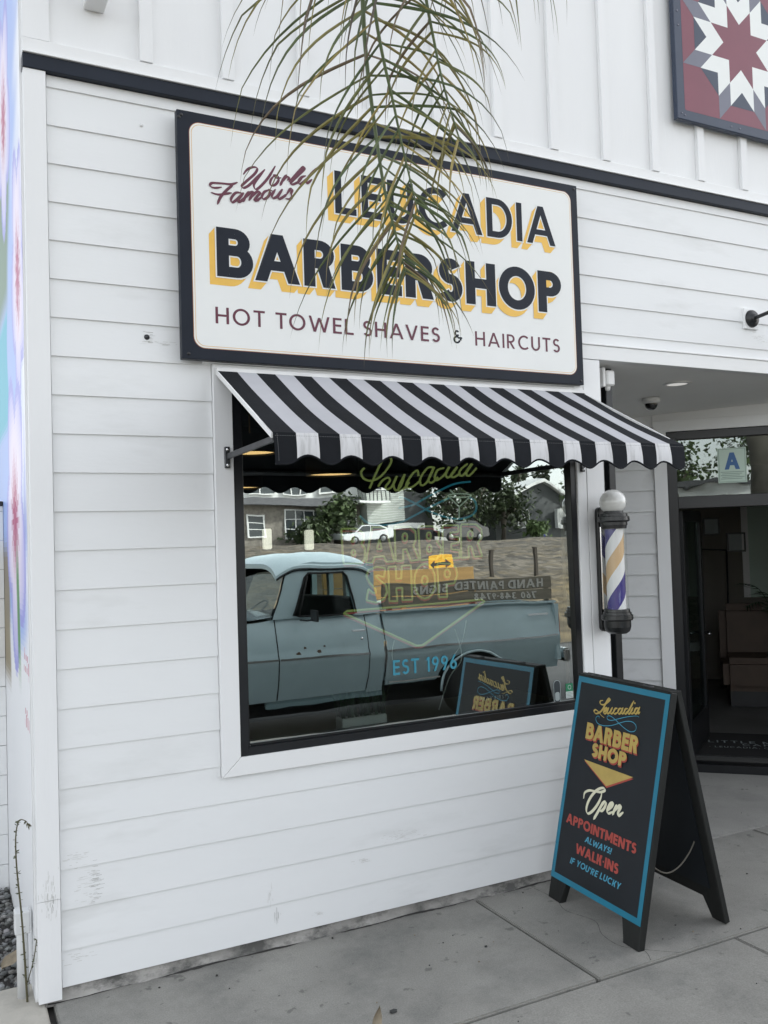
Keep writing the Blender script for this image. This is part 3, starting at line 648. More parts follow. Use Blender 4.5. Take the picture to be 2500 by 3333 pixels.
def sst_(a, b, x):
    t = min(1, max(0, (x-a)/(b-a))); return t*t*(3-2*t)
def terr(y):
    if y > -10.2: return -0.28
    pts = [(-10.2, -0.28), (-16, 0.0), (-24, 0.48), (-30, 1.05), (-44, 2.06), (-47, 2.12), (-60, 2.25), (-400, 5.0)]
    for (a, b), (c, d) in zip(pts, pts[1:]):
        if y >= c: return b+(d-b)*(y-a)/(c-a)
    return 5
mb = MB(); rows = []; cols = []; k = random.Random(5)
ys = [-10.19-0.36*i for i in range(103)]
for y in ys:
    rows.append([V(-20+i*0.36+k.uniform(-0.1, 0.1), y+k.uniform(-0.1, 0.1), terr(y)+(k.uniform(-0.045, 0.045) if -44 < y < -12 else 0)) for i in range(200)])
    gr = sst_(-30, -16, y)
    cr = []
    for i in range(200):
        g = k.choice([0.045, 0.07, 0.10, 0.15, 0.08]); st = (g, g*0.86, g*0.68); dg = k.choice([0.06, 0.10, 0.14]); gs = (dg*1.15, dg*0.86, dg*0.45)
        t = min(1, max(0, gr+k.uniform(-0.35, 0.35)))
        cr.append(tuple(st[q]+(gs[q]-st[q])*t for q in range(3)))
    cols.append(cr)
mb.grid(rows, 'ballast', False, cols); struct(mb.build('railway_embankment'))
mb = MB(); mb.grid([[V(x, y, terr(y)) for x in (-300, 0, 100, 400)] for y in (-47, -60, -400)], 'concrete'); struct(mb.build('far_ground'))
# gravel bed left of the building
mb = MB(); mb.box(-1.6, -0.062, 0.215, 3.5, -0.3, G-0.045, 'soil'); struct(mb.build('gravel_bed'))
mb = MB(); k = random.Random(21)
ico = [(0, 0, 1), (0.894, 0, 0.447), (0.276, 0.851, 0.447), (-0.724, 0.526, 0.447), (-0.724, -0.526, 0.447), (0.276, -0.851, 0.447), (0.724, 0.526, -0.447), (-0.276, 0.851, -0.447), (-0.894, 0, -0.447), (-0.276, -0.851, -0.447), (0.724, -0.526, -0.447), (0, 0, -1)]
icf = [(0, 1, 2), (0, 2, 3), (0, 3, 4), (0, 4, 5), (0, 5, 1), (1, 6, 2), (2, 7, 3), (3, 8, 4), (4, 9, 5), (5, 10, 1), (2, 6, 7), (3, 7, 8), (4, 8, 9), (5, 9, 10), (1, 10, 6), (6, 11, 7), (7, 11, 8), (8, 11, 9), (9, 11, 10), (10, 11, 6)]
for i in range(2600):
    x = -0.10-k.random()**1.3*0.75; y = 0.215+k.random()*1.6
    s = k.uniform(0.007, 0.016); z = G-0.045+k.uniform(0.0, 0.035)
    mtx = Matrix.Rotation(k.uniform(0, 6.28), 3, 'Z') @ Matrix.Rotation(k.uniform(-0.5, 0.5), 3, 'X')
    sc = V(s*k.uniform(0.9, 1.7), s, s*k.uniform(0.5, 0.9))
    g = k.choice([0.10, 0.16, 0.22, 0.30, 0.13, 0.19]); col = (g*k.uniform(0.95, 1.05), g*1.01, g*k.uniform(0.92, 1.03))
    mb.faces([V(x, y, z)+mtx @ V(a*sc.x, b*sc.y, c*sc.z) for a, b, c in ico], icf, 'gravel', True, col)
struct(mb.build('gravel'), 'stuff')

# ================================================================== BUILDING
bld = thing('shop_building', (1.3, 0.4, 0), 'white clapboard shop building with black trim band, big front window and corner entry', 'building')
EXP = 0.1524
WX0, WX1, WZ0, WZ1 = 0.641, 2.592, 0.699, 2.425      # outside of the window casing
Z0 = 3.488
mb = MB()
def course(x0, x1, za, zb, zlo, zhi):
    """one lapped board from za to zb, clipped to zlo..zhi"""
    lo, hi = max(za, zlo), min(zb, zhi)
    if hi-lo < 0.004 or x1-x0 < 0.01: return
    def yf(z): return 0.0+0.0075*(z-za)/(zb-za)
    k = random.Random(int(x0*100)+int(za*1000))
    w = 0.0
    p = [V(x0, yf(lo)+w, lo), V(x1, yf(lo)+w, lo), V(x1, yf(hi)+w, hi), V(x0, yf(hi)+w, hi)]
    q = [V(a.x, 0.03, a.z) for a in p]
    mb.faces(p+q, [(0, 1, 2, 3), (0, 4, 5, 1), (2, 6, 7, 3), (0, 3, 7, 4), (1, 5, 6, 2)], 'siding')
kk = random.Random(8)
seams = {6: [4.55], 7: [3.52], 9: [3.56]}
zt = Z0
n = 0
def runs(x0, x1, za, zb, n):
    s = [x0]+[a for a in seams.get(n, []) if x0 < a < x1]+[x1]
    for i in range(len(s)-1):
        course(s[i]+(0.0006 if i else 0), s[i+1]-(0.0006 if i < len(s)-2 else 0), za, zb, -1, 9)
course(0.004, 6.5, Z0, Z0+EXP, -1, 3.535)
while zt > 0.02:
    za = zt-EXP; zb = zt
    if za < 0.02: za = 0.0
    if zb <= WZ0+0.001 or za >= WZ1-0.001:
        if za >= 2.60:
            runs(0.004, 6.5, za, zb, n)
        elif zb > 2.60:
            course(0.004, 2.560, za, zb, -1, 9); course(2.560, 6.5, za, zb, 2.664, 9)
        elif za >= WZ1: course(0.004, 2.585, za, zb, -1, 9)
        else: course(0.004, 2.592, za, zb, -1, 9)
    else:
        course(0.004, WX0-0.002, za, zb, -1, 9)
        if zb > WZ1: course(WX0-0.002, WX1, za, zb, WZ1, 9)
        if za < WZ0: course(WX0-0.002, WX1, za, zb, -1, WZ0)
    zt = za; n += 1
k = random.Random(14)
def scuffs(cx, cz, w, h, n, horiz, m, y):
    for i in range(n):
        x, z = cx+k.gauss(0, w/2), cz+k.gauss(0, h/2); l = k.uniform(0.006, 0.03); t = k.uniform(0.0006, 0.0016)
        if horiz: q = rect(x, z, x+l, z+t)
        else: q = rect(x, z, x+t, z+l)
        mb.eps += 2e-6
        def fy(b): return (0.0075*((b-Z0) % EXP)/EXP-0.0007 if y is None else y)-mb.eps
        yy = min(fy(b) for a, b in q)
        mb.poly([V(a, yy, b) for a, b in q], m)
SCUFFS = [(0.122, 0.35, 0.02, 0.09, 40, True, 'scuff', None), (0.09, 0.36, 0.04, 0.08, 30, True, 'scuffpale', None), (0.055, 0.475, 0.05, 0.02, 22, True, 'scuffpale', None),
          (-0.036, 0.35, 0.03, 0.09, 60, False, 'scuffpale', -0.0202), (-0.032, 0.33, 0.02, 0.05, 16, False, 'scuff', -0.0202), (0.055, 0.10, 0.05, 0.02, 20, True, 'scuffpale', None),
          (0.867, 0.067, 0.012, 0.02, 14, False, 'scuff', None), (1.45, 0.315, 0.10, 0.02, 34, True, 'scuffpale', None), (1.27, 0.235, 0.03, 0.02, 18, True, 'scuffpale', None), (0.835, 0.17, 0.01, 0.04, 10, False, 'scuffpale', None), (1.05, 0.05, 0.03, 0.01, 12, True, 'scuffpale', None),
          (0.42, 2.50, 0.10, 0.012, 20, True, 'scuffpale', None), (0.375, 2.53, 0.02, 0.02, 12, True, 'scuff', None), (3.95, 2.79, 0.06, 0.03, 26, True, 'scuffpale', None)]
for a in SCUFFS:
    if a[7] is None: scuffs(*a)
mb.build('siding', bld)
mb = MB()       # backing wall with the openings left out
mb.box(-0.05, WX0+0.06, 0.031, 0.15, -0.04, 3.6, 'trim'); mb.box(WX0+0.06, 2.56, 0.031, 0.15, -0.04, WZ0+0.05, 'trim')
mb.box(WX0+0.06, 2.56, 0.031, 0.15, WZ1-0.06, 3.6, 'trim'); mb.box(2.56, 2.705, 0.031, 0.15, -0.04, 3.6, 'trim')
mb.box(2.705, 6.5, 0.031, 0.15, 2.60, 3.6, 'trim'); mb.box(5.46, 6.5, 0.0, 0.15, -0.04, 2.578, 'trim')
mb.build('wall_core', bld)
mb = MB(); k = random.Random(4); rows = [[] for _ in range(7)]
for i in range(110):
    x = -0.06+2.76*i/109
    bulge = 0.006*math.sin(x*7.3)+0.004*math.sin(x*19+1)
    for j, (yy, zz3) in enumerate(((0.030, -0.001), (0.014, -0.002), (0.012, -0.014), (0.010, -0.026), (0.004, -0.036), (-0.006, -0.043), (-0.012, -0.055))):
        rows[j].append(V(x, yy+(k.uniform(-0.0022, 0.0022)-bulge*(j/4) if j > 1 else 0), zz3+(k.uniform(-0.0015, 0.0015) if j > 1 else 0)))
mb.grid(rows, 'footing', True)
mb.build('footing', bld)

mb = MB(); mb.box(-0.082, 0.0, -0.02, 0.03, 0.342, 3.536, 'trim'); mb.box(-0.082, 0.0, -0.0195, 0.03, -0.034, 0.340, 'trim')
for a in SCUFFS:
    if a[7] is not None: scuffs(*a)
mb.build('corner_board', bld)
# black band with white boards above it
mb = MB(); mb.box(-0.084, 6.5, -0.026, 0.03, 3.537, 3.594, 'navy'); mb.build('trim_band', bld, bevel=0.002)
mb = MB(); mb.box(-0.084, 6.5, -0.034, 0.03, 3.5945, 3.600, 'trim_h'); mb.box(-0.083, 6.5, -0.012, 0.03, 3.6005, 3.662, 'trim_h'); mb.build('base_board', bld, bevel=0.0015)
mb = MB(); mb.box(-0.078, 6.5, 0.006, 0.10, 3.663, 9.6, 'trim')  # raised far above the view to hold the sun off the truck
mb.build('upper_panel', bld)
mb = MB(); mb.box(6.502, 26, -0.01, 0.30, -0.2, 9.6, 'trim'); mb.build('sun_block_wall', bld)  # added wall out of view, keeps the sun off street and truck
mb = MB()
xb = 0.368
mb.box(-0.083, 0.018, -0.010, 0.0055, 3.6635, 9.6, 'trim')
while xb < 6.4:
    mb.box(xb, xb+0.052, -0.018, 0.0055, 3.6635, 9.6, 'trim'); xb += 0.3485
mb.build('battens', bld, bevel=0.001)
# window casing
mb = MB()
F0, F1, FZ0, FZ1 = 0.722, 2.545, 0.774, 2.400
def quadprism(pts, y0, y1, m):
    mb.prism([V(a, y0, b) for a, b in pts], (0, y1-y0, 0), m)
quadprism([(WX0, WZ0), (WX1, WZ0), (F1, FZ0), (F0, FZ0)], -0.018, 0.03, 'trim_h')
quadprism([(WX0, WZ0+0.0015), (F0-0.0008, FZ0+0.0015), (F0-0.0008, FZ1), (WX0, WZ1)], -0.0185, 0.03, 'trim')
quadprism([(WX0, WZ1), (F0, FZ1), (F1, FZ1), (WX1, WZ1)], -0.0175, 0.03, 'trim_h')
mb.box(0.60, 2.60, -0.024, 0.0, WZ1+0.002, WZ1+0.012, 'trim_h')
mb.build('window_casing', bld, bevel=0.0015)
mb = MB(); mb.box(F1+0.001, 2.605, -0.019, 0.03, -0.035, 2.63, 'trim'); mb.box(2.609, 2.722, -0.019, 0.03, -0.035, 2.575, 'trim'); mb.box(2.708, 2.7225, 0.0305, 0.16, -0.035, 2.575, 'trim')
mb.build('entry_post', bld, bevel=0.002)
mb = MB(); mb.box(2.606, 6.5, -0.021, 0.03, 2.578, 2.652, 'trim_h'); mb.box(2.606, 6.5, -0.027, 0.03, 2.653, 2.662, 'trim_h'); mb.build('entry_header', bld, bevel=0.002)
mb = MB()
mb.poly([V(2.70, 0.031, 2.578), V(8, 0.031, 2.578), V(8, 3.4, 2.40), V(2.70, 3.4, 2.40)], 'soffit')
mb.poly([V(2.70, 0.031, 2.62), V(2.70, 3.4, 2.45), V(8, 3.4, 2.45), V(8, 0.031, 2.62)], 'soffit')
mb.build('soffit', bld)
# window frame and pane
fr = MB()
fw = 0.036
for a in ((F0, F0+fw, FZ0, FZ1), (F1-fw, F1, FZ0, FZ1), (F0+fw, F1-fw, FZ0, FZ0+fw), (F0+fw, F1-fw, FZ1-fw, FZ1)):
    fr.box(a[0], a[1], -0.008, 0.060, a[2], a[3], 'blackmetal')
for a in ((F0+fw, F0+fw+0.010, FZ0+fw, FZ1-fw), (F0+fw+0.014, F1-fw-0.001, FZ0+fw, FZ0+fw+0.012)):
    fr.box(a[0], a[1], 0.002, 0.059, a[2], a[3], 'blackplastic')
win = fr.build('shop_window', bld, bevel=0.002)
TILT = R(-0.3)
def gy(z): return 0.014-math.tan(TILT)*(z-1.5)*1.0
mb = MB()
za, zb = FZ0+fw, FZ1-fw
a = [V(F0+fw, gy(za), za), V(F1-fw, gy(za), za), V(F1-fw, gy(zb), zb), V(F0+fw, gy(zb), zb)]
mb.poly(a, 'winglass')
b = [p+V(0, 0.006, 0) for p in a]
mb.poly(b, 'clearglass')
mb.build('window_pane', win)
mb = MB(); P, wd = text_polys('EST 1996', 0.155, 0.16)
put(mb, Frame((0, gy(1.08)-0.0015, 0), (1, 0, 0), (0, 0, 1)), fit(P, wd, 1.461, 1.803, 1.0415, 1.110), 'glasstext', 0.0)
mb.build('window_lettering', win)
# lit vanity lamps on the shop's back wall
for x, zl, lb in ((2.47, 1.62, 'lit white vertical lamp inside the shop, leftmost of three above the truck cab'), (2.91, 1.60, 'lit white vertical lamp inside the shop, middle of three'), (4.39, 1.66, 'lit white vertical lamp inside the shop seen between the neon letters')):
    vl = thing('vanity_lamp', (x, 4.6, zl), lb, 'lamp')
    mb = MB(); mb.box(x-0.035, x+0.035, 4.55, 4.60, zl, zl+0.20, 'lampwhite'); mb.build('diffuser', vl, bevel=0.012)
    mb = MB(); mb.box(x-0.07, x+0.07, 4.601, 4.63, zl-0.03, zl+0.25, 'chrome'); mb.build('back_plate', vl, bevel=0.004)
    mb = MB(); mb.box(x-0.012, x+0.012, 4.631, 5.19, zl+0.08, zl+0.12, 'chrome'); mb.build('arm', vl)
# shop interior behind the window
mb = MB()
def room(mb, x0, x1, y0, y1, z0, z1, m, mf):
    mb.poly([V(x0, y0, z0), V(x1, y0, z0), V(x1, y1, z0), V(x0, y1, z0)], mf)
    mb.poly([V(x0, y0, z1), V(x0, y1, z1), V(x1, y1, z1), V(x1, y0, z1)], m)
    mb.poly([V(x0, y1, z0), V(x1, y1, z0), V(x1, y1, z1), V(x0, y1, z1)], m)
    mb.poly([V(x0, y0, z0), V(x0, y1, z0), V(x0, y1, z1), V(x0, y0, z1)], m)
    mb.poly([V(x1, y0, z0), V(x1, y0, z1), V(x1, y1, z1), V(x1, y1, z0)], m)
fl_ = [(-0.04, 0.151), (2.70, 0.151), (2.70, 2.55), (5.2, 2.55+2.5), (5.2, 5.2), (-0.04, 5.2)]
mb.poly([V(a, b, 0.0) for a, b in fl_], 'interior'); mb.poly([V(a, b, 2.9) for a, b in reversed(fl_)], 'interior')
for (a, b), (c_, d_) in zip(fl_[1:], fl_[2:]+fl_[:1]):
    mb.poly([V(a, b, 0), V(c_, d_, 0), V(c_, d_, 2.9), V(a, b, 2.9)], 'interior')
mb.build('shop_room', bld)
mb = MB(); mb.box(0.70, 2.56, 0.065, 0.62, 0.735, 0.785, 'sill'); mb.build('window_sill', bld, bevel=0.003)

# side wall with the flower mural
def mix(a, b, t): return tuple(a[i]+(b[i]-a[i])*t for i in range(3))
def sst(a, b, x):
    t = min(1, max(0, (x-a)/(b-a))); return t*t*(3-2*t)
flowers = [(0.28, 2.80, 0.34, 0.62), (0.62, 1.80, 0.55, 0.72), (0.95, 3.75, 0.45, 0.6)]
def paint(y, z):
    h = math.sin(z*5.1+y*2.3)*0.5+math.sin(z*11.7-y*3.1)*0.3+math.sin(z*23+y*7)*0.2
    c = (0.80, 0.81, 0.82)
    top = sst(1.15, 1.5, z+0.12*h)
    c = mix(c, (0.22, 0.36, 0.75), top*sst(-0.1, 0.55, y+0.25*h)*0.85)
    c = mix(c, (0.10, 0.17, 0.62), sst(0.10, 0.03, abs(y-0.10-0.03*h))*sst(1.6, 1.75, z)*sst(2.25, 2.05, z)*0.55)
    c = mix(c, (0.07, 0.17, 0.06), sst(0.66, 0.86, y+0.10*math.sin(z*6))*sst(2.75, 2.95, z)*sst(3.95, 3.7, z)*0.95)
    c = mix(c, (0.01, 0.40, 0.52), sst(0.86, 0.94, y+0.05*math.sin(z*9))*sst(2.2, 2.3, z)*sst(2.84, 2.76, z)*0.95)
    c = mix(c, (0.20, 0.15, 0.05), sst(0.98, 1.08, y+0.04*h)*sst(0.95, 1.1, z)*sst(1.75, 1.6, z)*0.9)
    for fy, fz, ry, rz in flowers:
        dy, dz = (y-fy)/ry, (z-fz)/rz
        r = math.hypot(dy, dz); an = math.atan2(dz, dy)
        pet = 0.72+0.28*abs(math.cos(an*2.5+0.4))
        k = sst(pet, pet-0.05, r)
        pc = mix((0.79, 0.70, 0.80), (0.26, 0.30, 0.75), sst(0.35, 0.95, r+0.12*h)*0.6)
        pc = mix(pc, (0.40, 0.015, 0.10), sst(0.46, 0.08, r+0.08*math.sin(an*17)))
        pc = mix(pc, (0.12, 0.14, 0.60), sst(pet-0.2, pet-0.08, r)*0.55)
        c = mix(c, pc, k*0.95)
    stem = sst(0.09, 0.04, abs(y-(0.50+0.10*(z-1.2))))*sst(1.02, 1.3, z)*sst(1.75, 1.5, z)
    c = mix(c, (0.05, 0.24, 0.04), stem)
    sig = sst(0.5, 0.7, math.sin(y*90+math.sin(z*60)*1.5))*(sst(1.14, 1.18, z)*sst(1.27, 1.23, z)+sst(0.93, 0.96, z)*sst(1.03, 1.0, z))*sst(0.02, 0.05, y)*sst(0.30, 0.25, y)
    c = mix(c, (0.50, 0.10, 0.18), sig*0.9)
    return mix((0.80, 0.81, 0.82), c, sst(-0.01, 0.10, y+0.04*h))
mb = MB(); P = []; Cc = []
ny, nz = 90, 230
for j in range(nz+1):
    z = -0.04+j*(5.6/nz)
    P.append([V(-0.0905, 0.031+i*(2.9/ny), z) for i in reversed(range(ny+1))])
    Cc.append([paint(0.031+(i-0.5)*(2.9/ny), z) for i in reversed(range(1, ny+1))])
mb.grid(P, 'mural', False, Cc)
mb.box(-0.090, -0.06, 0.0312, 2.93, -0.3, 5.6, 'trim')
mb.build('mural_wall', bld)
# angled entry wall: s along the wall, inwards n
E1 = V(0.70711, -0.70711, 0); NN = V(0.70711, 0.70711, 0); P0 = V(4.258, 1.199, 0)
def ew(s, d, z): return P0+E1*s+NN*d+V(0, 0, z)
mb = MB()
zc = -0.012
while zc < 2.52:
    zb = min(zc+0.1524, 2.52)
    p = [ew(-1.6, 0.0, zc), ew(-0.012, 0.0, zc), ew(-0.012, 0.017, zb), ew(-1.6, 0.017, zb)]
    q = [ew(-1.6, 0.04, zc), ew(-0.012, 0.04, zc), ew(-0.012, 0.04, zb), ew(-1.6, 0.04, zb)]
    mb.faces(p+q, [(0, 1, 2, 3), (0, 4, 5, 1), (1, 5, 6, 2)], 'siding'); zc += 0.1524
mb.box(-0.012, 1.66, 0.004, 0.04, 2.47, 2.60, 'trim_h', fr=ew)
mb.box(-1.6, -0.012, 0.041, 0.10, -0.04, 2.6, 'trim', fr=ew)
mb.build('entry_wall', bld)
mb = MB(); mb.box(-0.011, 0.078, -0.016, 0.04, G+0.002, 2.386, 'trim', fr=ew); mb.box(-0.011, 1.66, -0.0165, 0.04, 2.3865, 2.468, 'trim_h', fr=ew)
mb.build('door_casing', bld, bevel=0.002)
dr = MB()
for a in ((0.079, 0.145, G+0.004, 2.384), (0.145, 1.64, 2.325, 2.384), (0.145, 1.64, 1.828, 1.915), (0.145, 1.64, G+0.004, 0.012), (1.58, 1.639, 0.0121, 1.8279), (1.58, 1.639, 1.9151, 2.3249)):
    dr.box(a[0], a[1], -0.012, 0.11, a[2], a[3], 'blackmetal', fr=ew)
dr.box(0.145, 1.58, 0.02, 0.09, 1.860, 1.868, 'blackplastic', fr=ew)
door = dr.build('entry_door', bld, bevel=0.003)
mb = MB(); mb.box(0.1455, 1.579, 0.03, 0.036, 1.9155, 2.3245, 'transglass', fr=ew); mb.build('transom_pane', door)
# door leaf standing open inwards, seen nearly edge on
h0 = ew(0.15, 0.10, 0); ld = (NN*0.985+E1*0.17).normalized(); lx = V(0, 0, 1).cross(ld)
def lf(u, v, z): return h0+ld*u+lx*v+V(0, 0, z)
mb = MB()
for a in ((0, 0.07, 0.02, 1.82), (0.78, 0.85, 0.02, 1.82), (0.07, 0.78, 1.74, 1.82), (0.07, 0.78, 0.02, 0.26)):
    mb.box(a[0], a[1], -0.022, 0.022, a[2], a[3], 'blackmetal', fr=lf)
leaf = mb.build('door_leaf', door, bevel=0.002)
mb = MB(); mb.box(0.07, 0.78, -0.003, 0.003, 0.26, 1.74, 'doorglass', fr=lf); mb.build('door_pane', leaf)
mb = MB(); mb.tube([lf(0.80, -0.02, 0.85), lf(0.80, -0.07, 0.85), lf(0.70, -0.07, 0.85)], 0.010, 'chrome'); mb.tube([lf(0.80, 0.02, 0.85), lf(0.80, 0.07, 0.85), lf(0.70, 0.07, 0.85)], 0.010, 'chrome'); mb.build('door_handle', leaf)
# cafe room behind the door
mb = MB()
def cb(s, d, z): return ew(s, d, z)
c = [(-1.2, 0.13), (3.2, 0.13), (3.2, 4.2), (-1.2, 4.2)]
mb.poly([ew(a, b, -0.035) for a, b in c], 'cafefloor')
mb.poly([ew(a, b, 2.5) for a, b in reversed(c)], 'interior2')
for (a, b), (p, q) in zip(c[1:], c[2:]+c[:1]):
    mb.poly([ew(a, b, -0.035), ew(p, q, -0.035), ew(p, q, 2.5), ew(a, b, 2.5)], 'interior2')
mb.build('cafe_room', bld)
mb = MB(); mb.box(0.83, 0.90, 4.17, 4.19, 0.9, 2.1, 'plasticwhite', fr=ew); mb.box(1.5, 1.57, 4.17, 4.19, 0.9, 2.1, 'plasticwhite', fr=ew); mb.box(0.90, 1.5, 4.18, 4.19, 0.9, 2.1, 'paper', fr=ew); mb.build('back_window', bld)
# steel post beside the entry
mb = MB(); mb.box(2.885, 2.930, 0.125, 0.170, G+0.001, 2.57, 'blackmetal'); mb.box(2.868, 2.947, 0.108, 0.187, G+0.001, G+0.009, 'blackmetal')
tag(mb.build('steel_post', bevel=0.003), 'slim black steel post rising behind the barber pole to the entry ceiling', 'post')
# neighbouring fence wall at far left
nb = thing('neighbour_wall', (-1.2, 1.42, 0), 'low white board wall with dark cap at the far left behind the gravel', 'wall')
mb = MB(); z = -0.1
while z < 1.90:
    mb.box(-3, -0.0925, 1.405, 1.47, z+0.003, min(z+0.152, 1.905), 'siding'); z += 0.152
mb.build('boards', nb)
mb = MB(); mb.box(-3, -0.0925, 1.395, 1.48, 1.906, 1.93, 'blackmetal'); mb.build('wall_cap', nb, bevel=0.002)
# downpipe stub at the corner
dp = thing('drain_pipe', (-0.125, 0.10, G), 'painted drain pipe stub with square collar behind the left corner board', 'pipe')
mb = MB(); mb.box(-0.155, -0.1, 0.075, 0.135, 0.20, 0.285, 'pvc'); mb.build('collar', dp, bevel=0.004)
mb = MB(); mb.lathe([(0.0, 0), (0.021, 0), (0.021, 0.245)], (-0.127, 0.105, G), 'pvc', 16); mb.build('pipe', dp)
# ================================================================== SHOP SIGN
FACE = (1, 0, 0); UPV = (0, 0, 1)
sg = thing('shop_sign', (1.54, -0.04, 2.43), 'large white shop sign with navy border and gold shadowed lettering above the awning', 'sign')
SX0, SX1, SZ0, SZ1 = 0.503, 2.581, 2.431, 3.469
mb = MB(); mb.box(SX0, SX1, -0.058, -0.022, SZ0, SZ1, 'signnavy'); mb.build('panel', sg, bevel=0.002)
def rrect(x0, x1, z0, z1, r, n=8):
    out = []
    for cx, cz, a0 in ((x1-r, z0+r, -90), (x1-r, z1-r, 0), (x0+r, z1-r, 90), (x0+r, z0+r, 180)):
        for i in range(n+1):
            a = R(a0+90*i/n); out.append((cx+r*math.cos(a), cz+r*math.sin(a)))
    return out
sf = Frame((0, -0.058, 0), FACE, UPV)
mb = MB()
for off, m, d in ((-0.004, 'maroon', 0.0004), (-0.0015, 'pingold', 0.0006), (0.0, 'signwhite', 0.0008), (0.006, 'pingold', 0.0010), (0.0085, 'signwhite', 0.0012)):
    mb.poly([sf(u, v, d) for u, v in rrect(0.555+off, 2.536-off, 2.481+off, 3.425-off, 0.045-off*0.8)], m)
mb.build('face', sg)
def block_line(name, text, u0, u1, v0, v1, w, gap, dx, dy, g):
    mb = MB()
    P, wd = text_polys(text, w, gap); P = fit(P, wd, u0, u1, v0, v1)
    put(mb, sf, sweep(grow(P, g*0.2), dx, dy), 'gold', 0.0016, 2e-6)
    mb.eps = 0; put(mb, sf, grow(P, g), 'signwhite', 0.0032, 2e-6)
    mb.eps = 0; put(mb, sf, P, 'signnavy', 0.0040, 2e-6)
    return mb.build(name, sg)
block_line('upper_lettering', 'LEUCADIA', 1.206, 2.428, 3.131, 3.325, 0.158, 0.14, -0.034, -0.036, 0.006)
block_line('middle_lettering', 'BARBERSHOP', 0.657, 2.453, 2.787, 2.996, 0.225, 0.09, -0.030, -0.036, 0.006)
for tx, a, b in (('HOT TOWEL SHAVES', 0.646, 1.727), ('HAIRCUTS', 1.925, 2.432)):
    mb = MB(); P, wd = text_polys(tx, 0.135, 0.20); put(mb, sf, fit(P, wd, a, b, 2.587, 2.657), 'maroon', 0.0016); mb.build('lower_lettering', sg)
mb = MB()
P, wd = text_polys('&', 0.135); put(mb, sf, fit(P, wd, 1.800, 1.850, 2.590, 2.654), 'signnavy', 0.0016); mb.build('ampersand', sg)
mb = MB()
for st in WF: put(mb, sf, brush(st, 0.0118, 0.0044, 52), 'maroon', 0.0016, 4e-6)
mb.build('script_lettering', sg)
for x, z in ((0.522, 3.448), (0.53, 2.452), (2.562, 3.45), (2.562, 2.45), (0.512, 3.437)):
    mb = MB(); mb.lathe([(0, -0.0035), (0.0045, -0.003), (0.007, -0.001), (0.0075, 0.0)], (x, -0.0582, z), 'blackmetal', 12, 'y'); mb.build('bolt', sg)

# ================================================================== AWNING
aw = thing('awning', (1.62, -0.02, 2.40), 'black and white striped fabric awning with scalloped valance over the shop window', 'awning')
AX0, AX1 = 0.655, 2.594; AYT, AZT = -0.030, 2.398; AYF, AZF = -0.70, 2.052
NS = 23; sw_ = (AX1-AX0)/NS
mb = MB()
def slope(t, x):
    sag = -0.010*math.sin(math.pi*t)*(1+0.45*math.sin(x*7.1+1))+0.0025*math.sin(x*15.7+t*4)*math.sin(math.pi*t)
    return V(x, AYT+(AYF-AYT)*t, AZT+(AZF-AZT)*t+sag)
for i in range(NS):
    xa, xb2 = AX0+i*sw_, AX0+(i+1)*sw_
    m = 'awnblack' if i % 2 == 0 else 'awngrey'
    rows = [[slope(t/10, xa), slope(t/10, xb2)] for t in range(11)]
    mb.grid([list(reversed(r)) for r in rows], m)
    low = [[p+V(0, 0.0015, -0.004) for p in r] for r in rows]
    mb.grid(low, 'awnblack')
can = mb.build('canopy', aw)
mb = MB()
def scal(x): return -0.0970+0.0165*math.cos(2*math.pi*((x-AX0)/(2*sw_)-0.75))
def vy(x, t): return AYF-0.003-0.012*t*(0.5+0.5*math.sin((x-AX0)/(2*sw_)*2*math.pi+0.6))-0.006*math.sin(t*2.5)
for i in range(NS):
    m = 'awnblack' if i % 2 == 0 else 'awnwhite'
    nn = 6
    front = []; back = []
    for t in range(6):
        f = []; b = []
        for q in range(nn+1):
            x = AX0+(i+q/nn)*sw_
            h = scal(x) if not (i == 0 and q < 3) else scal(AX0+sw_*0.5)
            z = AZF+h*t/5
            f.append(V(x, vy(x, t/5), z)); b.append(V(x, vy(x, t/5)+0.003, z))
        front.append(f); back.append(b)
    mb.grid([list(reversed(r)) for r in front], m); mb.grid(back, 'awnblack')
val = mb.build('valance', aw)
mb = MB()
pts = []
for q in range(NS*6+1):
    x = AX0+q/6*sw_; h = scal(x) if q >= 3 else scal(AX0+sw_*0.5)
    pts.append(V(x, vy(x, 1)+0.001, AZF+h))
mb.tube(pts, 0.0042, 'awnblack', 6); mb.build('scallop_binding', val)
mb = MB()
for q in range(int((AX1-AX0)/0.009)):
    x = AX0+0.004+q*0.009
    mb.box(x, x+0.006, vy(x, 0.06)-0.0016, vy(x, 0.06)-0.0002, AZF-0.0125, AZF-0.0115, 'stitch')
for q in range(15):
    z = AZF-0.005-q*0.0066
    mb.box(AX0+0.012, AX0+0.013, vy(AX0+0.012, (AZF-z)/0.11)-0.0016, vy(AX0+0.012, (AZF-z)/0.11)-0.0002, z-0.0045, z, 'stitch')
mb.build('stitching', val)
mb = MB(); mb.tube([V(AX0+0.004, AYF+0.020, AZF-0.016), V(AX1-0.004, AYF+0.020, AZF-0.016)], 0.013, 'steelgrey', 12); mb.build('front_bar', aw)
mb = MB(); mb.box(AX0-0.004, AX1+0.004, -0.042, -0.0195, AZT-0.012, AZT+0.010, 'plasticwhite'); mb.build('head_rail', aw, bevel=0.003)
for xx in (AX0-0.006, AX1-0.009):
    mb = MB()
    p = [V(xx, AYT, AZT-0.001), V(xx, AYF+0.006, AZF-0.001), V(xx, AYF+0.006, AZF-0.020), V(xx, AYT, AZT-0.019)]
    mb.prism(p, (0.007, 0, 0), 'plasticwhite'); mb.build('side_rail', aw)
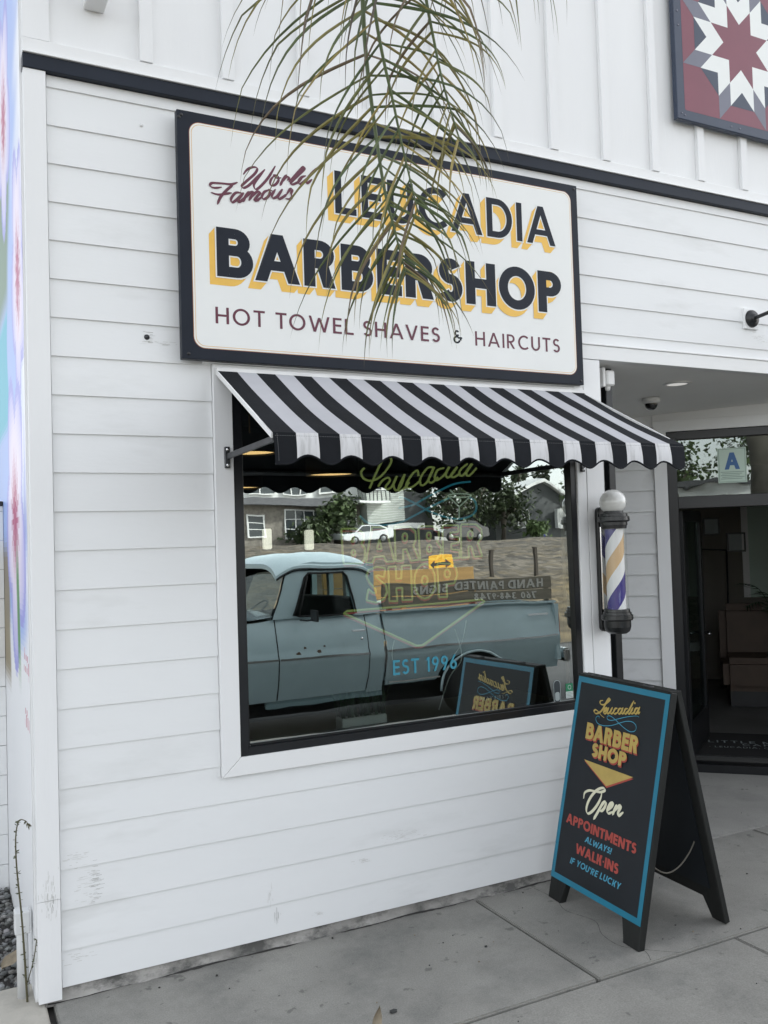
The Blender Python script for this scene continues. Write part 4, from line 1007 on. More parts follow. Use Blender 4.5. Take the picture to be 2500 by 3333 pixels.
for xx in (0.690, 2.575):
    mb = MB(); mb.prism([V(xx-0.003, -0.03, 2.046), V(xx-0.003, -0.03, 2.022), V(xx-0.003, AYF+0.02, AZF-0.022), V(xx-0.003, AYF+0.02, AZF+0.002)], (0.012, 0, 0), 'steelgrey')
    arm = mb.build('support_arm', aw, bevel=0.002)
    mb = MB(); mb.box(xx-0.010, xx+0.012, -0.034, -0.0187, 1.985, 2.075, 'steelgrey'); mb.build('bracket', arm, bevel=0.002)
    for zz2 in (1.997, 2.063):
        mb = MB(); mb.lathe([(0, -0.005), (0.006, -0.004), (0.007, 0)], (xx+0.001, -0.0345, zz2), 'chrome', 10, 'y'); mb.build('bolt', arm)

# ================================================================== BARBER POLE
bp = thing('barber_pole', (2.672, -0.03, 1.16), 'barber pole with blue and faded red stripes and white globe on the white post', 'barber pole')
PX, PY = 2.672, -0.135
mb = MB()
out = [(PX-0.026, 1.775)]+[(PX+0.026*math.cos(R(a)), 1.775+0.026*math.sin(R(a))) for a in range(180, -1, -20)]+[(PX+0.026*math.cos(R(a)), 1.185+0.026*math.sin(R(a))) for a in range(0, -181, -20)]
mb.prism([V(a, -0.045, b) for a, b in out], (0, 0.024, 0), 'blackplastic'); mb.build('back_plate', bp, bevel=0.003)
for q in (1.725, 1.215):
    mb = MB(); mb.box(PX-0.02, PX+0.02, -0.12, -0.044, q, q+0.04, 'blackplastic'); mb.build('bracket', bp, bevel=0.004)
mb = MB(); mb.box(PX-0.042, PX+0.042, -0.082, -0.074, 1.275, 1.700, 'chrome'); mb.build('reflector', bp, bevel=0.003)
mb = MB(); mb.lathe([(0.0, -0.002)]+[(0.068*math.sin(R(a)), 0.066-0.066*math.cos(R(a))) for a in range(36, 181, 8)], (PX, PY, 1.755), 'globe', 40); mb.build('globe', bp)
mb = MB(); mb.lathe([(0, 0.090), (0.050, 0.090), (0.051, 0.078), (0.070, 0.076), (0.071, 0.062), (0.079, 0.060), (0.080, 0.040), (0.074, 0.034), (0.068, 0.032), (0.068, 0.016), (0.064, 0.014), (0.063, 0.0), (0, 0.0)], (PX, PY, 1.687), 'blackplastic', 40, smooth=False); mb.build('top_cap', bp)
mb = MB(); mb.lathe([(0, 0.125), (0.064, 0.125), (0.065, 0.112), (0.071, 0.110), (0.072, 0.098), (0.079, 0.096), (0.080, 0.076), (0.075, 0.070), (0.067, 0.068), (0.067, 0.036), (0.060, 0.014), (0.045, 0.003), (0, 0.0)], (PX, PY, 1.154), 'blackplastic', 40, smooth=False); mb.build('bottom_cap', bp)
mb = MB(); rows = 60; n = 48; zb0, zt0 = 1.280, 1.686; Rr = 0.047
for i in range(rows):
    for j in range(n):
        z1, z2 = zb0+(zt0-zb0)*i/rows, zb0+(zt0-zb0)*(i+1)/rows
        def pt(jj, z):
            a = 2*math.pi*jj/n+R(138.7)+(z-1.628)/0.396*2*math.pi; return V(PX+Rr*math.cos(a), PY+Rr*math.sin(a), z)
        b = (j+0.5)/n
        m = 'poleblue' if b < 0.145 or b > 0.855 else 'poletan' if 0.375 < b < 0.625 else 'polewhite'
        mb.poly([pt(j, z1), pt(j+1, z1), pt(j+1, z2), pt(j, z2)], m, True)
mb.build('striped_cylinder', bp)
mb = MB(); mb.lathe([(0.0605, 1.279-1.154), (0.0605, 1.687-1.154)], (PX, PY, 1.154), 'clearglass', 40); mb.build('glass_tube', bp)

# ================================================================== A-FRAME SIGN
af = thing('sandwich_board', (2.38, -0.48, G), 'black sandwich board with blue border and hand painted lettering standing on the sidewalk', 'sandwich board')
BLp, BRp, TLp = V(2.180, -0.16, 0.05), V(2.144, -0.80, 0.051), V(2.387, -0.16, 0.975)
ex = (BRp-BLp).normalized(); ey = (TLp-BLp); ey = (ey-ex*ex.dot(ey)).normalized()
ff = Frame(BLp, ex, ey)
TH = 0.034
mb = MB()
W_, H_ = 0.641, 0.947
def fbox(mb, u0, u1, v0, v1, d0, d1, m, f=ff):
    p = [f(u, v, d) for d in (d0, d1) for v in (v0, v1) for u in (u0, u1)]
    mb.faces(p, [(0, 2, 3, 1), (4, 5, 7, 6), (0, 1, 5, 4), (2, 6, 7, 3), (0, 4, 6, 2), (1, 3, 7, 5)], m)
outl = [(0.0, -0.0965), (0.095, -0.0965), (0.120, -0.001), (0.520, -0.001), (0.548, -0.0985), (0.645, -0.0985), (0.645, 0.955), (0.0, 0.955)]
mb.prism([ff(u, v, -0.002) for u, v in outl], ff.n*-TH, 'woodblack'); fpan = mb.build('front_panel', af, bevel=0.003)
mb = MB()
mb.poly([ff(u, v, 0.0003) for u, v in rect(0.001, 0.0, 0.641, 0.947)], 'teal')
mb.poly([ff(u, v, 0.0006) for u, v in rect(0.026, 0.026, 0.616, 0.921)], 'boardblack')
mb.build('painted_face', fpan)
mb = MB()
for st in LC: put(mb, ff, brush(st, 0.0105, 0.0035, 60), 'mustard', 0.0010, 4e-6)
for st in SW: put(mb, ff, brush(st, 0.0032, 0.0022, 0), 'skyblue', 0.0009, 4e-6)
mb.build('script_lettering', fpan)
def wob(polys, a, f, ph=0): return [[(x, y+a*math.sin(x*f+ph)) for x, y in p] for p in polys]
mb = MB()
for tx, u0, u1, v0, v1, w, gp in (('BARBER', 0.120, 0.490, 0.668, 0.742, 0.235, 0.06), ('SHOP', 0.184, 0.428, 0.597, 0.659, 0.25, 0.06)):
    P, wd = text_polys(tx, w, gp); P = grow(fit(P, wd, u0, u1, v0, v1), 0.0004)
    put(mb, ff, sweep(P, 0.004, -0.007), 'brick', 0.0010, 4e-6)
    mb.eps += 2e-4; put(mb, ff, P, 'mustard', 0.0012, 4e-6)
mb.eps = 0
mb.poly([ff(u, v, 0.0010) for u, v in ((0.134, 0.565), (0.316, 0.482), (0.484, 0.560))], 'brick')
mb.poly([ff(u, v, 0.0013) for u, v in ((0.130, 0.571), (0.312, 0.489), (0.481, 0.567))], 'mustard')
mb.build('block_lettering', fpan)
mb = MB()
for st in OP: put(mb, ff, brush(st, 0.0150, 0.0050, 62), 'cream', 0.0010, 4e-6)
mb.build('open_lettering', fpan)
for tx, u0, u1, v0, v1, w, gp, m, sh in (('APPOINTMENTS', 0.060, 0.560, 0.264, 0.308, 0.225, 0.075, 'brick', 0), ('ALWAYS!', 0.215, 0.402, 0.217, 0.244, 0.19, 0.10, 'skyblue', 0.25),
                                      ('WALK.INS', 0.160, 0.466, 0.152, 0.196, 0.225, 0.07, 'brick', 0), ("IF YOU'RE LUCKY", 0.130, 0.490, 0.098, 0.126, 0.18, 0.12, 'skyblue', 0.25)):
    mb = MB(); P, wd = text_polys(tx, w, gp); put(mb, ff, wob(fit(P, wd, u0, u1, v0, v1, sh), 0.0010, 37), m, 0.0010, 4e-6); mb.build('notice_lettering', fpan)
# back panel leaning the other way
TB = TLp+V(0.040, 0, 0.004); BB = V(2.655, -0.16, -0.043)
bf = Frame(BB, ex, (TB-BB))
Hb = (TB-BB).length
outl = [(0.0, 0.0), (0.078, 0.0), (0.112, 0.092), (0.533, 0.092), (0.566, 0.0), (0.645, 0.0), (0.645, Hb), (0.0, Hb)]
mb = MB(); mb.prism([bf(u, v, 0.0) for u, v in outl], bf.n*-0.028, 'woodblack')
bpan = mb.build('back_panel', af, bevel=0.003)
mb = MB(); fbox(mb, 0.05, 0.595, 0.15, Hb-0.03, 0.0003, 0.006, 'boardblack', bf); mb.build('back_face', bpan)
mb = MB(); mb.prism([TLp+V(0.004, 0.003, -0.004), TLp+V(0.056, 0.003, -0.002), TLp+V(0.050, 0.003, 0.010), TLp+V(0.006, 0.003, 0.010)], ex*0.648, 'woodblack'); mb.build('top_strip', af, bevel=0.002)
for u in (0.13, 0.50):
    mb = MB(); c0 = TLp+ex*u; mb.tube([c0+V(0.012, 0, 0.012)-ex*0.03, c0+V(0.012, 0, 0.012)+ex*0.03], 0.006, 'steelgrey', 8); mb.build('hinge', af)
mb = MB()
pts = spline([V(a, -0.72, b) for a, b in ((2.560, 0.335), (2.52, 0.273), (2.464, 0.223), (2.411, 0.201), (2.367, 0.201), (2.321, 0.224), (2.268, 0.270))], 5)
mb.tube(pts, 0.0035, 'rope', 6); mb.build('check_rope', af)

# ================================================================== BARN QUILT PANEL
qx0, qz0, qh = 3.325, 3.974, 0.518
qc = (3.843, 4.492)
qp = thing('quilt_panel', (qc[0], -0.03, qc[1]), 'square painted quilt panel with maroon and white star in navy frame, high on the wall', 'wall panel')
mb = MB(); mb.box(qx0, qx0+2*qh, -0.052, -0.018, qz0, qz0+2*qh, 'qnavy'); mb.build('panel', qp, bevel=0.003)
qf = Frame((qc[0], -0.052, qc[1]), FACE, UPV)
mb = MB()
hi_ = 0.462
mb.poly([qf(u, v, 0.0004) for u, v in rrect(-hi_, hi_, -hi_, hi_, 0.012, 3)], 'qmaroon')
r1 = 0.462/ (1+math.sqrt(2)/1.0*0.7071*2) * 1.0
# eight-pointed star from rhombs: inner star, ring of white rhombs, grey tips, navy fillers
a = 0.1353
def pol(r, an): return (r*math.cos(R(an)), r*math.sin(R(an)))
def addv(p, q, s=1): return (p[0]+s*q[0], p[1]+s*q[1])
for i in range(8):
    A = 22.5+45*i-22.5+22.5
    d0, d1 = pol(a, A-22.5), pol(a, A+22.5)
    o = (0, 0)
    rh = lambda b: [b, addv(b, d0), addv(addv(b, d0), d1), addv(b, d1)]
    for b, m in ((o, 'qmaroon'), (d0, 'qwhite'), (d1, 'qwhite')):
        mb.poly([qf(u, v, 0.0008) for u, v in rh(b)], m)
    mb.poly([qf(u, v, 0.0008) for u, v in rh(addv(d0, d1))], 'qgrey')
    # navy triangle between neighbouring arms
    e = pol(a, A+67.5)
    p1 = addv(d1, d0); q1 = addv(d1, d1)
    t0 = addv(addv(d1, d1), (0, 0)); tl = addv(t0, d0); tr = addv(t0, e)
    mb.poly([qf(u, v, 0.0008) for u, v in (t0, tl, tr)], 'qnavy')
mb.build('star', qp)
for u, v in ((-0.485, -0.485), (-0.462, -0.492), (-0.10, -0.49), (-0.03, -0.49), (-0.488, 0.02), (-0.49, 0.10)):
    mb = MB(); mb.lathe([(0, -0.0025), (0.005, -0.002), (0.006, 0)], (qc[0]+u, -0.0525, qc[1]+v), 'qgrey', 8, 'y'); mb.build('screw', qp)

# ================================================================== SMALL FIXTURES
wl_ = thing('wall_lamp', (3.885, -0.02, 2.90), 'black gooseneck wall lamp on white block above the entry', 'lamp')
mb = MB(); mb.box(3.826, 3.942, -0.012, 0.006, 2.838, 2.958, 'trim'); mb.build('mount_block', wl_, bevel=0.002)
mb = MB(); mb.lathe([(0, -0.030), (0.022, -0.030), (0.026, -0.024), (0.030, -0.018), (0.045, -0.016), (0.050, -0.010), (0.052, 0)], (3.885, -0.0125, 2.898), 'blackiron', 28, 'y'); mb.build('wall_plate', wl_)
mb = MB(); mb.tube(spline([V(3.885, -0.04, 2.898), V(3.89, -0.14, 2.91), V(3.90, -0.26, 2.935), V(3.905, -0.35, 2.91), V(3.905, -0.375, 2.86)], 6), 0.011, 'blackiron', 10); mb.build('arm', wl_)
mb = MB(); mb.lathe([(0.020, 0.0), (0.034, -0.012), (0.038, -0.03), (0.060, -0.045), (0.120, -0.075), (0.135, -0.095), (0.132, -0.097), (0.10, -0.075), (0.03, -0.04)], (3.905, -0.375, 2.875), 'blackiron', 32); mb.build('lamp_shade', wl_)
sn = thing('motion_sensor', (2.86, 0.06, 2.50), 'small white sensor box clamped under the entry header', 'sensor')
mb = MB(); mb.box(2.832, 2.888, 0.05, 0.11, 2.462, 2.545, 'plasticwhite'); mb.build('housing', sn, bevel=0.008)
mb = MB(); mb.box(2.812, 2.831, 0.06, 0.10, 2.455, 2.560, 'plasticwhite'); mb.build('bracket', sn, bevel=0.004)
mb = MB(); mb.lathe([(0, 0), (0.012, 0.004), (0.016, 0.024)], (2.858, 0.08, 2.436), 'plasticwhite', 12); mb.build('lens', sn)
dc = thing('dome_camera', (3.78, 0.72, 2.53), 'white dome security camera under the entry ceiling', 'camera')
czz = 2.578-(0.72-0.031)*0.0528
mb = MB(); mb.lathe([(0, 0), (0.058, 0), (0.060, -0.02), (0.050, -0.034), (0.040, -0.036), (0, -0.036)], (3.78, 0.72, czz-0.001), 'plasticwhite', 28); mb.build('base', dc)
mb = MB(); mb.lathe([(0.042*math.cos(R(t)), -0.0365-0.042*math.sin(R(t))) for t in range(0, 91, 10)], (3.78, 0.72, czz-0.001), 'domeglass', 28); mb.build('dome', dc)
rl = thing('recessed_light', (3.62, 0.33, 2.56), 'round recessed light set in the entry ceiling', 'light')
czz = 2.578-(0.33-0.031)*0.0528
mb = MB(); mb.lathe([(0.085, 0), (0.083, -0.004), (0.062, -0.006), (0.060, -0.002)], (3.62, 0.33, czz-0.002), 'plasticwhite', 32); mb.build('trim_ring', rl)
mb = MB(); mb.lathe([(0.060, -0.003), (0.03, -0.0035), (0, -0.0035)], (3.62, 0.33, czz-0.002), 'downlight', 32); mb.build('lens', rl)
bx = thing('eave_box', (0.195, -0.05, 3.9), 'white utility box on the upper wall above the band', 'utility box')
mb = MB(); mb.box(0.150, 0.232, -0.10, 0.005, 3.835, 4.02, 'plasticwhite'); mb.build('housing', bx, bevel=0.004)
mb = MB(); mb.box(0.145, 0.237, -0.106, 0.005, 4.021, 4.034, 'plasticwhite'); mb.build('lid', bx, bevel=0.003)
for i, (x, z, s) in enumerate(((0.37, 3.40, 0.008), (0.375, 2.522, 0.011))):
    mb = MB(); mb.lathe([(0, -0.006), (s*0.4, -0.006), (s*0.5, -0.002), (s, -0.001), (s*1.05, 0.002)], (x, 0.003, z), 'steelgrey' if i else 'trim', 12, 'y')
    tag(mb.build('wall_anchor'), ('old painted screw anchor near the top left of the siding', 'rusty open screw hole in the siding left of the awning')[i], 'anchor')
# grade card inside the transom
gc = thing('grade_card', tuple(ew(0.518, 0.025, 2.0)), 'pale green card with large blue letter A behind the transom glass', 'card')
gf = Frame(ew(0, 0.0285, 0), E1, UPV)
mb = MB(); mb.poly([gf(u, v, 0.0) for u, v in rect(0.423, 2.000, 0.614, 2.248)], 'paper'); mb.poly([gf(u, v, -0.001) for u, v in reversed(rect(0.423, 2.000, 0.614, 2.248))], 'paper'); mb.build('sheet', gc)
mb = MB(); P, wd = text_polys('A', 0.24); put(mb, gf, fit(P, wd, 0.468, 0.570, 2.095, 2.215), 'paperblue', 0.0003)
for i in range(5): put(mb, gf, [rect(0.44+0.01*(i % 2), 2.075-i*0.012, 0.597-0.015*(i % 3), 2.079-i*0.012)], 'paperink', 0.0003)
put(mb, gf, [rect(0.430, 2.006, 0.607, 2.009), rect(0.430, 2.239, 0.607, 2.242), rect(0.430, 2.009, 0.433, 2.239), rect(0.604, 2.009, 0.607, 2.239)], 'paperink', 0.0003)
mb.build('print', gc)
# stickers on the window
def gyp(z): return gy(z)-0.0015
mb = MB(); c = rrect(2.366, 2.410, 0.815, 0.930, 0.0215, 6); mb.poly([V(a, gyp(b), b) for a, b in c], 'stickgrey'); c = rrect(2.369, 2.407, 0.818, 0.927, 0.019, 6); mb.poly([V(a, gyp(b)-0.0004, b) for a, b in c], 'stickwhite' if False else 'panedark')
c = rrect(2.374, 2.402, 0.826, 0.87, 0.010, 4); mb.poly([V(a, gyp(b)-0.0008, b) for a, b in c], 'stickgrey')
tag(mb.build('window_sticker'), 'grey pill shaped sticker low on the window beside the green one', 'sticker')
mb = MB(); mb.poly([V(a, gyp(b), b) for a, b in rect(2.443, 0.832, 2.488, 0.866)], 'stickwhite'); mb.poly([V(a, gyp(b), b) for a, b in rect(2.443, 0.866, 2.488, 0.906)], 'stickgreen')
mb.poly([V(a, gyp(b)-0.0004, b) for a, b in rrect(2.456, 2.476, 0.876, 0.898, 0.009, 5)], 'stickwhite'); mb.poly([V(a, gyp(b)-0.0007, b) for a, b in rrect(2.4585, 2.4735, 0.8785, 0.8955, 0.006, 5)], 'stickgreen')
for i in range(4): mb.poly([V(a, gyp(b)-0.0004, b) for a, b in rect(2.447, 0.837+i*0.007, 2.484-0.006*(i % 2), 0.839+i*0.007)], 'paperink')
tag(mb.build('window_sticker'), 'small green and white sticker in the lower right corner of the window', 'sticker')
mb = MB(); P, wd = text_polys('PRAY FIRST', 0.14, 0.2)
put(mb, Frame((0, 0.30, 0), FACE, UPV), [rect(2.09, 0.80, 2.30, 0.842)], 'boardblack', 0.0); put(mb, Frame((0, 0.30, 0), FACE, UPV), fit(P, wd, 2.11, 2.28, 0.812, 0.830), 'stickwhite', 0.001)
mb.box(2.09, 2.30, 0.3005, 0.312, 0.7855, 0.842, 'boardblack')
tag(mb.build('desk_plaque'), 'little dark plaque reading PRAY FIRST standing on the window sill', 'plaque')

# ================================================================== NEON SIGN in the window
ne = thing('neon_sign', (1.74, 0.25, 1.10), 'faintly glowing green and blue neon sign with martini glass hanging inside the window', 'neon sign')
def neon(name, strokes, m, r, closed=False, sm=True, dy=0.0, dx=0, dz=0, n=6):
    mb = MB()
    for st in strokes:
        p = [V(a+dx, 0.25+dy, b+dz) for a, b in st]
        if sm: p = spline(p, 6, closed)
        elif closed:
            q = []
            for i in range(len(p)):
                a, b = p[i], p[(i+1) % len(p)]
                q += [a.lerp(b, t) for t in (0.04, 0.5, 0.96)]
            p = q
        mb.tube(p, r, m, n, closed)
    return mb.build(name, ne)
neon('script_tube', NL, 'neongreen', 0.0055)
neon('swirl_tube', NB, 'neonblue', 0.0055)
neon('martini_tube', NM, 'neonwhite', 0.004, sm=False)
big = [s for s in NEON_LETTERS]
neon('letter_tube', big, 'neongreen', 0.0052, True, False)
neon('shadow_tube', big, 'neonred', 0.0045, True, False, 0.035, 0.018, -0.012)
neon('arrow_tube', NT, 'neongreen', 0.0060, True, False)
neon('arrow_tube', NT, 'neonred', 0.0045, True, False, 0.035, 0.016, -0.014)
for x in (1.45, 2.05):
    mb = MB(); mb.tube([V(x, 0.29, 1.9), V(x, 0.29, 2.8)], 0.0015, 'steelgrey', 5); mb.build('hanger', ne)
for pts, r in (([V(1.95, 0.26, 1.20), V(1.99, 0.27, 1.05), V(1.93, 0.30, 0.95), V(1.88, 0.33, 0.788)], 0.003), ([V(2.02, 0.26, 1.24), V(1.99, 0.27, 1.12), V(1.93, 0.28, 1.05)], 0.002), ([V(1.60, 0.26, 1.17), V(1.585, 0.26, 1.10), V(1.60, 0.26, 1.02)], 0.0015)):
    mb = MB(); mb.tube(spline(pts, 8), r, 'stickwhite', 6); mb.build('cable', ne)
# planter on the sill
pl = thing('planter', (1.36, 0.15, 0.7855), 'pale glazed rectangular planter with grassy plant on the window sill', 'planter')
mb = MB(); mb.box(1.243, 1.475, 0.11, 0.19, 0.7857, 0.850, 'potglaze'); mb.build('pot', pl, bevel=0.006)
mb = MB(); k = random.Random(9)
for i in range(110):
    x, y = k.uniform(1.25, 1.468), k.uniform(0.118, 0.182); a = k.uniform(0, 6.28); h = k.uniform(0.07, 0.16); l = k.uniform(0.02, 0.09); w = 0.004
    pr = [V(x, y, 0.848), V(x+l*0.3*math.cos(a), y+l*0.15*math.sin(a), 0.848+h*0.6), V(x+l*math.cos(a), y+l*0.4*math.sin(a), 0.848+h)]
    s = V(-math.sin(a), math.cos(a), 0)*w
    mb.poly([pr[0]-s, pr[0]+s, pr[1]+s, pr[1]-s], 'leafgreen'); mb.poly([pr[1]-s, pr[1]+s, pr[2]], 'leafgreen')
mb.build('leaves', pl)
# pendant lamps and wall lamps in the shop
for i, (x, y, z, lb) in enumerate(((1.197, 1.2, 2.18, 'lit drum pendant lamp in the shop nearest the left awning arm'), (1.695, 1.2, 2.06, 'lit drum pendant lamp in the shop left of the neon script'), (1.35, 1.9, 2.03, 'lit drum pendant lamp low and farther back in the shop'))):
    lp = thing('pendant_lamp', (x, y, z), lb, 'lamp', 'pendant lamps in the barber shop')
    mb = MB(); mb.lathe([(0.15, 0), (0.152, 0.10), (0.148, 0.10), (0.146, 0.002)], (x, y, z), 'cabdark', 28); mb.build('lamp_shade', lp)
    mb = MB(); mb.lathe([(0.145, 0.012), (0.08, 0.010), (0, 0.010)], (x, y, z), 'lampglow', 28); mb.build('diffuser', lp)
    mb = MB(); mb.tube([V(x, y, z+0.02), V(x, y, 2.88)], 0.004, 'cabdark', 6); mb.build('cord', lp)
# cafe furniture
ch = thing('armchair', tuple(ew(0.72, 2.7, -0.03)), 'low brown upholstered armchair inside the dark cafe', 'armchair')
mb = MB(); mb.box(0.50, 1.25, 2.40, 2.98, 0.12, 0.44, 'brownleather', fr=ew); mb.build('seat', ch, bevel=0.06, seg=4)
mb = MB(); mb.box(0.50, 0.98, 2.90, 3.12, 0.14, 0.92, 'brownleather', fr=ew); mb.build('backrest', ch, bevel=0.07, seg=4)
mb = MB(); mb.box(0.56, 1.18, 2.48, 3.05, -0.03, 0.118, 'blackiron', fr=ew); mb.build('base', ch)
for i, (s0, s1, z0, z1, lb) in enumerate(((0.42, 0.60, 1.62, 1.82, 'small black framed picture on the cafe wall, left and higher of two'), (0.67, 0.87, 1.42, 1.64, 'small black framed picture on the cafe wall, right and lower of two'))):
    pf = thing('picture', tuple(ew((s0+s1)/2, 4.15, z0)), lb, 'picture')
    mb = MB()
    for a in ((s0, s1, z0, z0+0.018), (s0, s1, z1-0.018, z1), (s0, s0+0.018, z0+0.018, z1-0.018), (s1-0.018, s1, z0+0.018, z1-0.018)): mb.box(a[0], a[1], 4.165, 4.195, a[2], a[3], 'blackiron', fr=ew)
    mb.build('frame', pf)
    mb = MB(); mb.box(s0+0.018, s1-0.018, 4.18, 4.19, z0+0.018, z1-0.018, 'stickgrey', fr=ew); mb.build('print', pf)
fl = thing('floor_lamp', tuple(ew(0.42, 3.6, -0.03)), 'thin black floor lamp standing against the cafe wall', 'lamp')
mb = MB(); mb.tube([ew(0.62, 3.7, -0.02), ew(0.64, 3.7, 1.45)], 0.010, 'blackiron', 8); mb.build('stem', fl)
mb = MB(); mb.tube([ew(0.64, 3.7, 1.45), ew(0.35, 3.7, 1.47)], 0.008, 'blackiron', 8); mb.build('arm', fl)
mb = MB(); mb.lathe([(0, 0), (0.12, 0), (0.12, 0.015), (0, 0.02)], tuple(ew(0.62, 3.7, -0.033)), 'blackiron', 20); mb.build('base', fl)
pt = thing('potted_palm', tuple(ew(1.05, 2.9, -0.03)), 'potted palm with feathery leaves inside the cafe at the right edge', 'plant')
mb = MB(); c0 = ew(1.12, 2.9, 0.5); mb.lathe([(0, 0), (0.12, 0), (0.15, 0.55), (0, 0.55)], tuple(ew(1.12, 2.9, -0.033)), 'potglaze', 20); mb.build('pot', pt)
mb = MB(); k = random.Random(31)
for i in range(9):
    a = i*0.7; tip = V(math.cos(a)*0.42, math.sin(a)*0.42, k.uniform(0.35, 0.75))
    P = spline([c0, c0+tip*0.5+V(0, 0, 0.22), c0+tip], 7)
    mb.tube(P, 0.004, 'leafgreen', 5)
    for j in range(3, len(P)-1):
        t = (P[j+1]-P[j]).normalized()
        for sd in (-1, 1):
            s = t.cross(V(0, 0, 1)).normalized()*sd
            e = P[j]+(s*0.13+t*0.07-V(0, 0, 0.03)); w = t*0.010
            mb.poly([P[j]-w, P[j]+w, e], 'leafgreen')
mb.build('fronds', pt)
mt = thing('door_mat', tuple(ew(0.9, 1.0, -0.03)), 'black door mat with faded lettering just inside the cafe door', 'door mat')
mb = MB(); mb.box(0.18, 1.7, 0.45, 1.25, -0.0345, -0.026, 'rubber', fr=ew); mb.build('mat', mt)
mf = Frame(ew(0, 0, -0.026), E1, NN)
for tx, a, b, v0, v1 in (('LITTLE MOORE', 0.30, 1.12, 0.88, 0.96), ('CAFE', 0.55, 0.80, 0.80, 0.86), ('- LEUCADIA, CALIFORNIA -', 0.30, 1.12, 0.71, 0.76)):
    mb = MB(); P, wd = text_polys(tx, 0.13, 0.25); put(mb, mf, fit(P, wd, a, b, v0, v1), 'stickgrey', 0.0006); mb.build('lettering', mt)
# ================================================================== PALM hanging in front of the sign
palm = thing('palm_tree', (0.55, -4.35, -0.04), 'palm tree whose drooping yellow green fronds hang in front of the shop sign', 'palm tree')
mb = MB(); pr = [V(0.55, -4.35, -0.05), V(0.54, -4.33, 1.2), V(0.56, -4.30, 2.8), V(0.60, -4.22, 4.5), V(0.62, -4.18, 5.0)]
P = spline(pr, 14); mb.tube(P, 0.1, 'trunk', 14, rads=[0.15-0.05*i/len(P)+0.006*(i % 2) for i in range(len(P))]); mb.build('trunk', palm)
kp = random.Random(77)
GREENS = [(0.050, 0.075, 0.022), (0.065, 0.090, 0.025), (0.10, 0.11, 0.03), (0.16, 0.14, 0.035), (0.12, 0.085, 0.045), (0.075, 0.060, 0.042), (0.24, 0.19, 0.055)]
def frond(name, path, n, l0, seed, spread=1.0, tw=0.0, dens=None, wid=0.0075, dry=0.0, droop=1.0):
    k = random.Random(seed)
    mb = MB(); P = spline(path, 16); N = len(P)
    mb.tube(P, 0.01, 'rachis', 8, rads=[0.013*(1-i/N)**1.1+0.0018 for i in range(N)])
    up0 = V(0, 0, 1)
    for i in range(n):
        s = 0.16+0.84*(i+k.uniform(-0.35, 0.35))/n
        s = min(0.999, max(0.05, s))
        f = s*(N-1); a = int(f); t = f-a
        c = P[a].lerp(P[min(a+1, N-1)], t)
        T = (P[min(a+1, N-1)]-P[max(a-1, 0)]).normalized()
        S = T.cross(V(0.15, 0.9, 0.35)).normalized()
        Nn = S.cross(T)
        for sd in (-1, 1):
            ln = l0*(0.55+0.75*math.sin(math.pi*min(1, 0.18+s*0.80)))*k.uniform(0.75, 1.2)
            sx_ = 1 if (S*sd).x > 0 else -1
            d = (S*sd*(0.95-0.45*s)*spread+T*(0.02+0.66*s*s)+V(0, 0, (0.42 if sx_ > 0 else -0.10)*(1-s))+Nn*k.uniform(-0.4, 0.4)*(1+tw)+V(0, 0, k.uniform(-0.22, 0.12))).normalized()
            if sx_ < 0: ln *= 1.12
            seg = 11; q = c.copy(); pts = [q.copy()]
            g = k.uniform(0.09, 0.20)*droop; kink = k.choice([0, 1, 1])*k.randint(5, 8)
            curl = V(k.uniform(-1, 1), k.uniform(-1, 1), 0)*0.05
            for j in range(seg):
                q = q+d*(ln/seg); pts.append(q.copy())
                gg = g*(0.10+2.4*(j/seg)**1.4)
                if kink and j == kink: gg += k.uniform(0.5, 1.3)
                d = (d+V(0, 0, -1)*gg+curl*(j/seg)).normalized()
            col0 = k.choice(GREENS[:4]) if k.random() > dry else k.choice(GREENS[3:])
            tipc = k.choice(GREENS[3:6])
            w0 = wid*k.uniform(0.75, 1.25)
            for j in range(seg):
                a_, b_ = pts[j], pts[j+1]
                wa = w0*(0.55+0.45*math.sin(math.pi*min(0.9, (j+1.5)/seg)))*(1-(j/seg)**2.2); wb = w0*(0.55+0.45*math.sin(math.pi*min(0.9, (j+2.5)/seg)))*(1-((j+1)/seg)**2.2)
                dd = (b_-a_).normalized()
                sx = dd.cross(Nn+V(0.01, 0.02, 0.03))
                sx = sx.normalized() if sx.length > 1e-4 else S
                fold = Nn*0.35
                m = mix(col0, tipc, max(0, (j/seg-0.45)/0.55))
                m2 = tuple(x*1.35 for x in m) if k.random() < 0.35 else m
                mb.poly([a_, b_, b_+(sx+fold)*wb, a_+(sx+fold)*wa], 'frond', False, m)
                mb.poly([a_-(sx-fold)*wa, b_-(sx-fold)*wb, b_, a_], 'frond', False, m2)
    return mb.build(name, palm)
crown = V(0.62, -4.18, 5.02)
# the three that hang into the picture
frond('frond', [crown, V(0.60, -3.2, 5.25), V(0.62, -2.1, 4.55), V(0.66, -1.6, 3.7), V(0.70, -1.42, 3.2), V(0.76, -1.38, 2.75), V(0.81, -1.37, 2.55), V(0.845, -1.36, 2.44)], 54, 0.39, 1, 1.0, droop=1.5, wid=0.0041, dry=0.2)
frond('frond', [crown, V(0.70, -3.0, 5.1), V(0.66, -2.0, 4.4), V(0.64, -1.65, 3.75), V(0.68, -1.52, 3.2), V(0.78, -1.45, 2.86), V(0.86, -1.42, 2.6)], 44, 0.41, 2, 1.05, droop=1.6, wid=0.0041, dry=0.25)
frond('frond', [crown, V(0.45, -3.1, 5.2), V(0.46, -2.3, 4.6), V(0.52, -1.9, 3.9), V(0.58, -1.75, 3.45), V(0.66, -1.70, 3.15)], 34, 0.62, 3, 0.9, dry=0.7, droop=1.9, wid=0.0042)
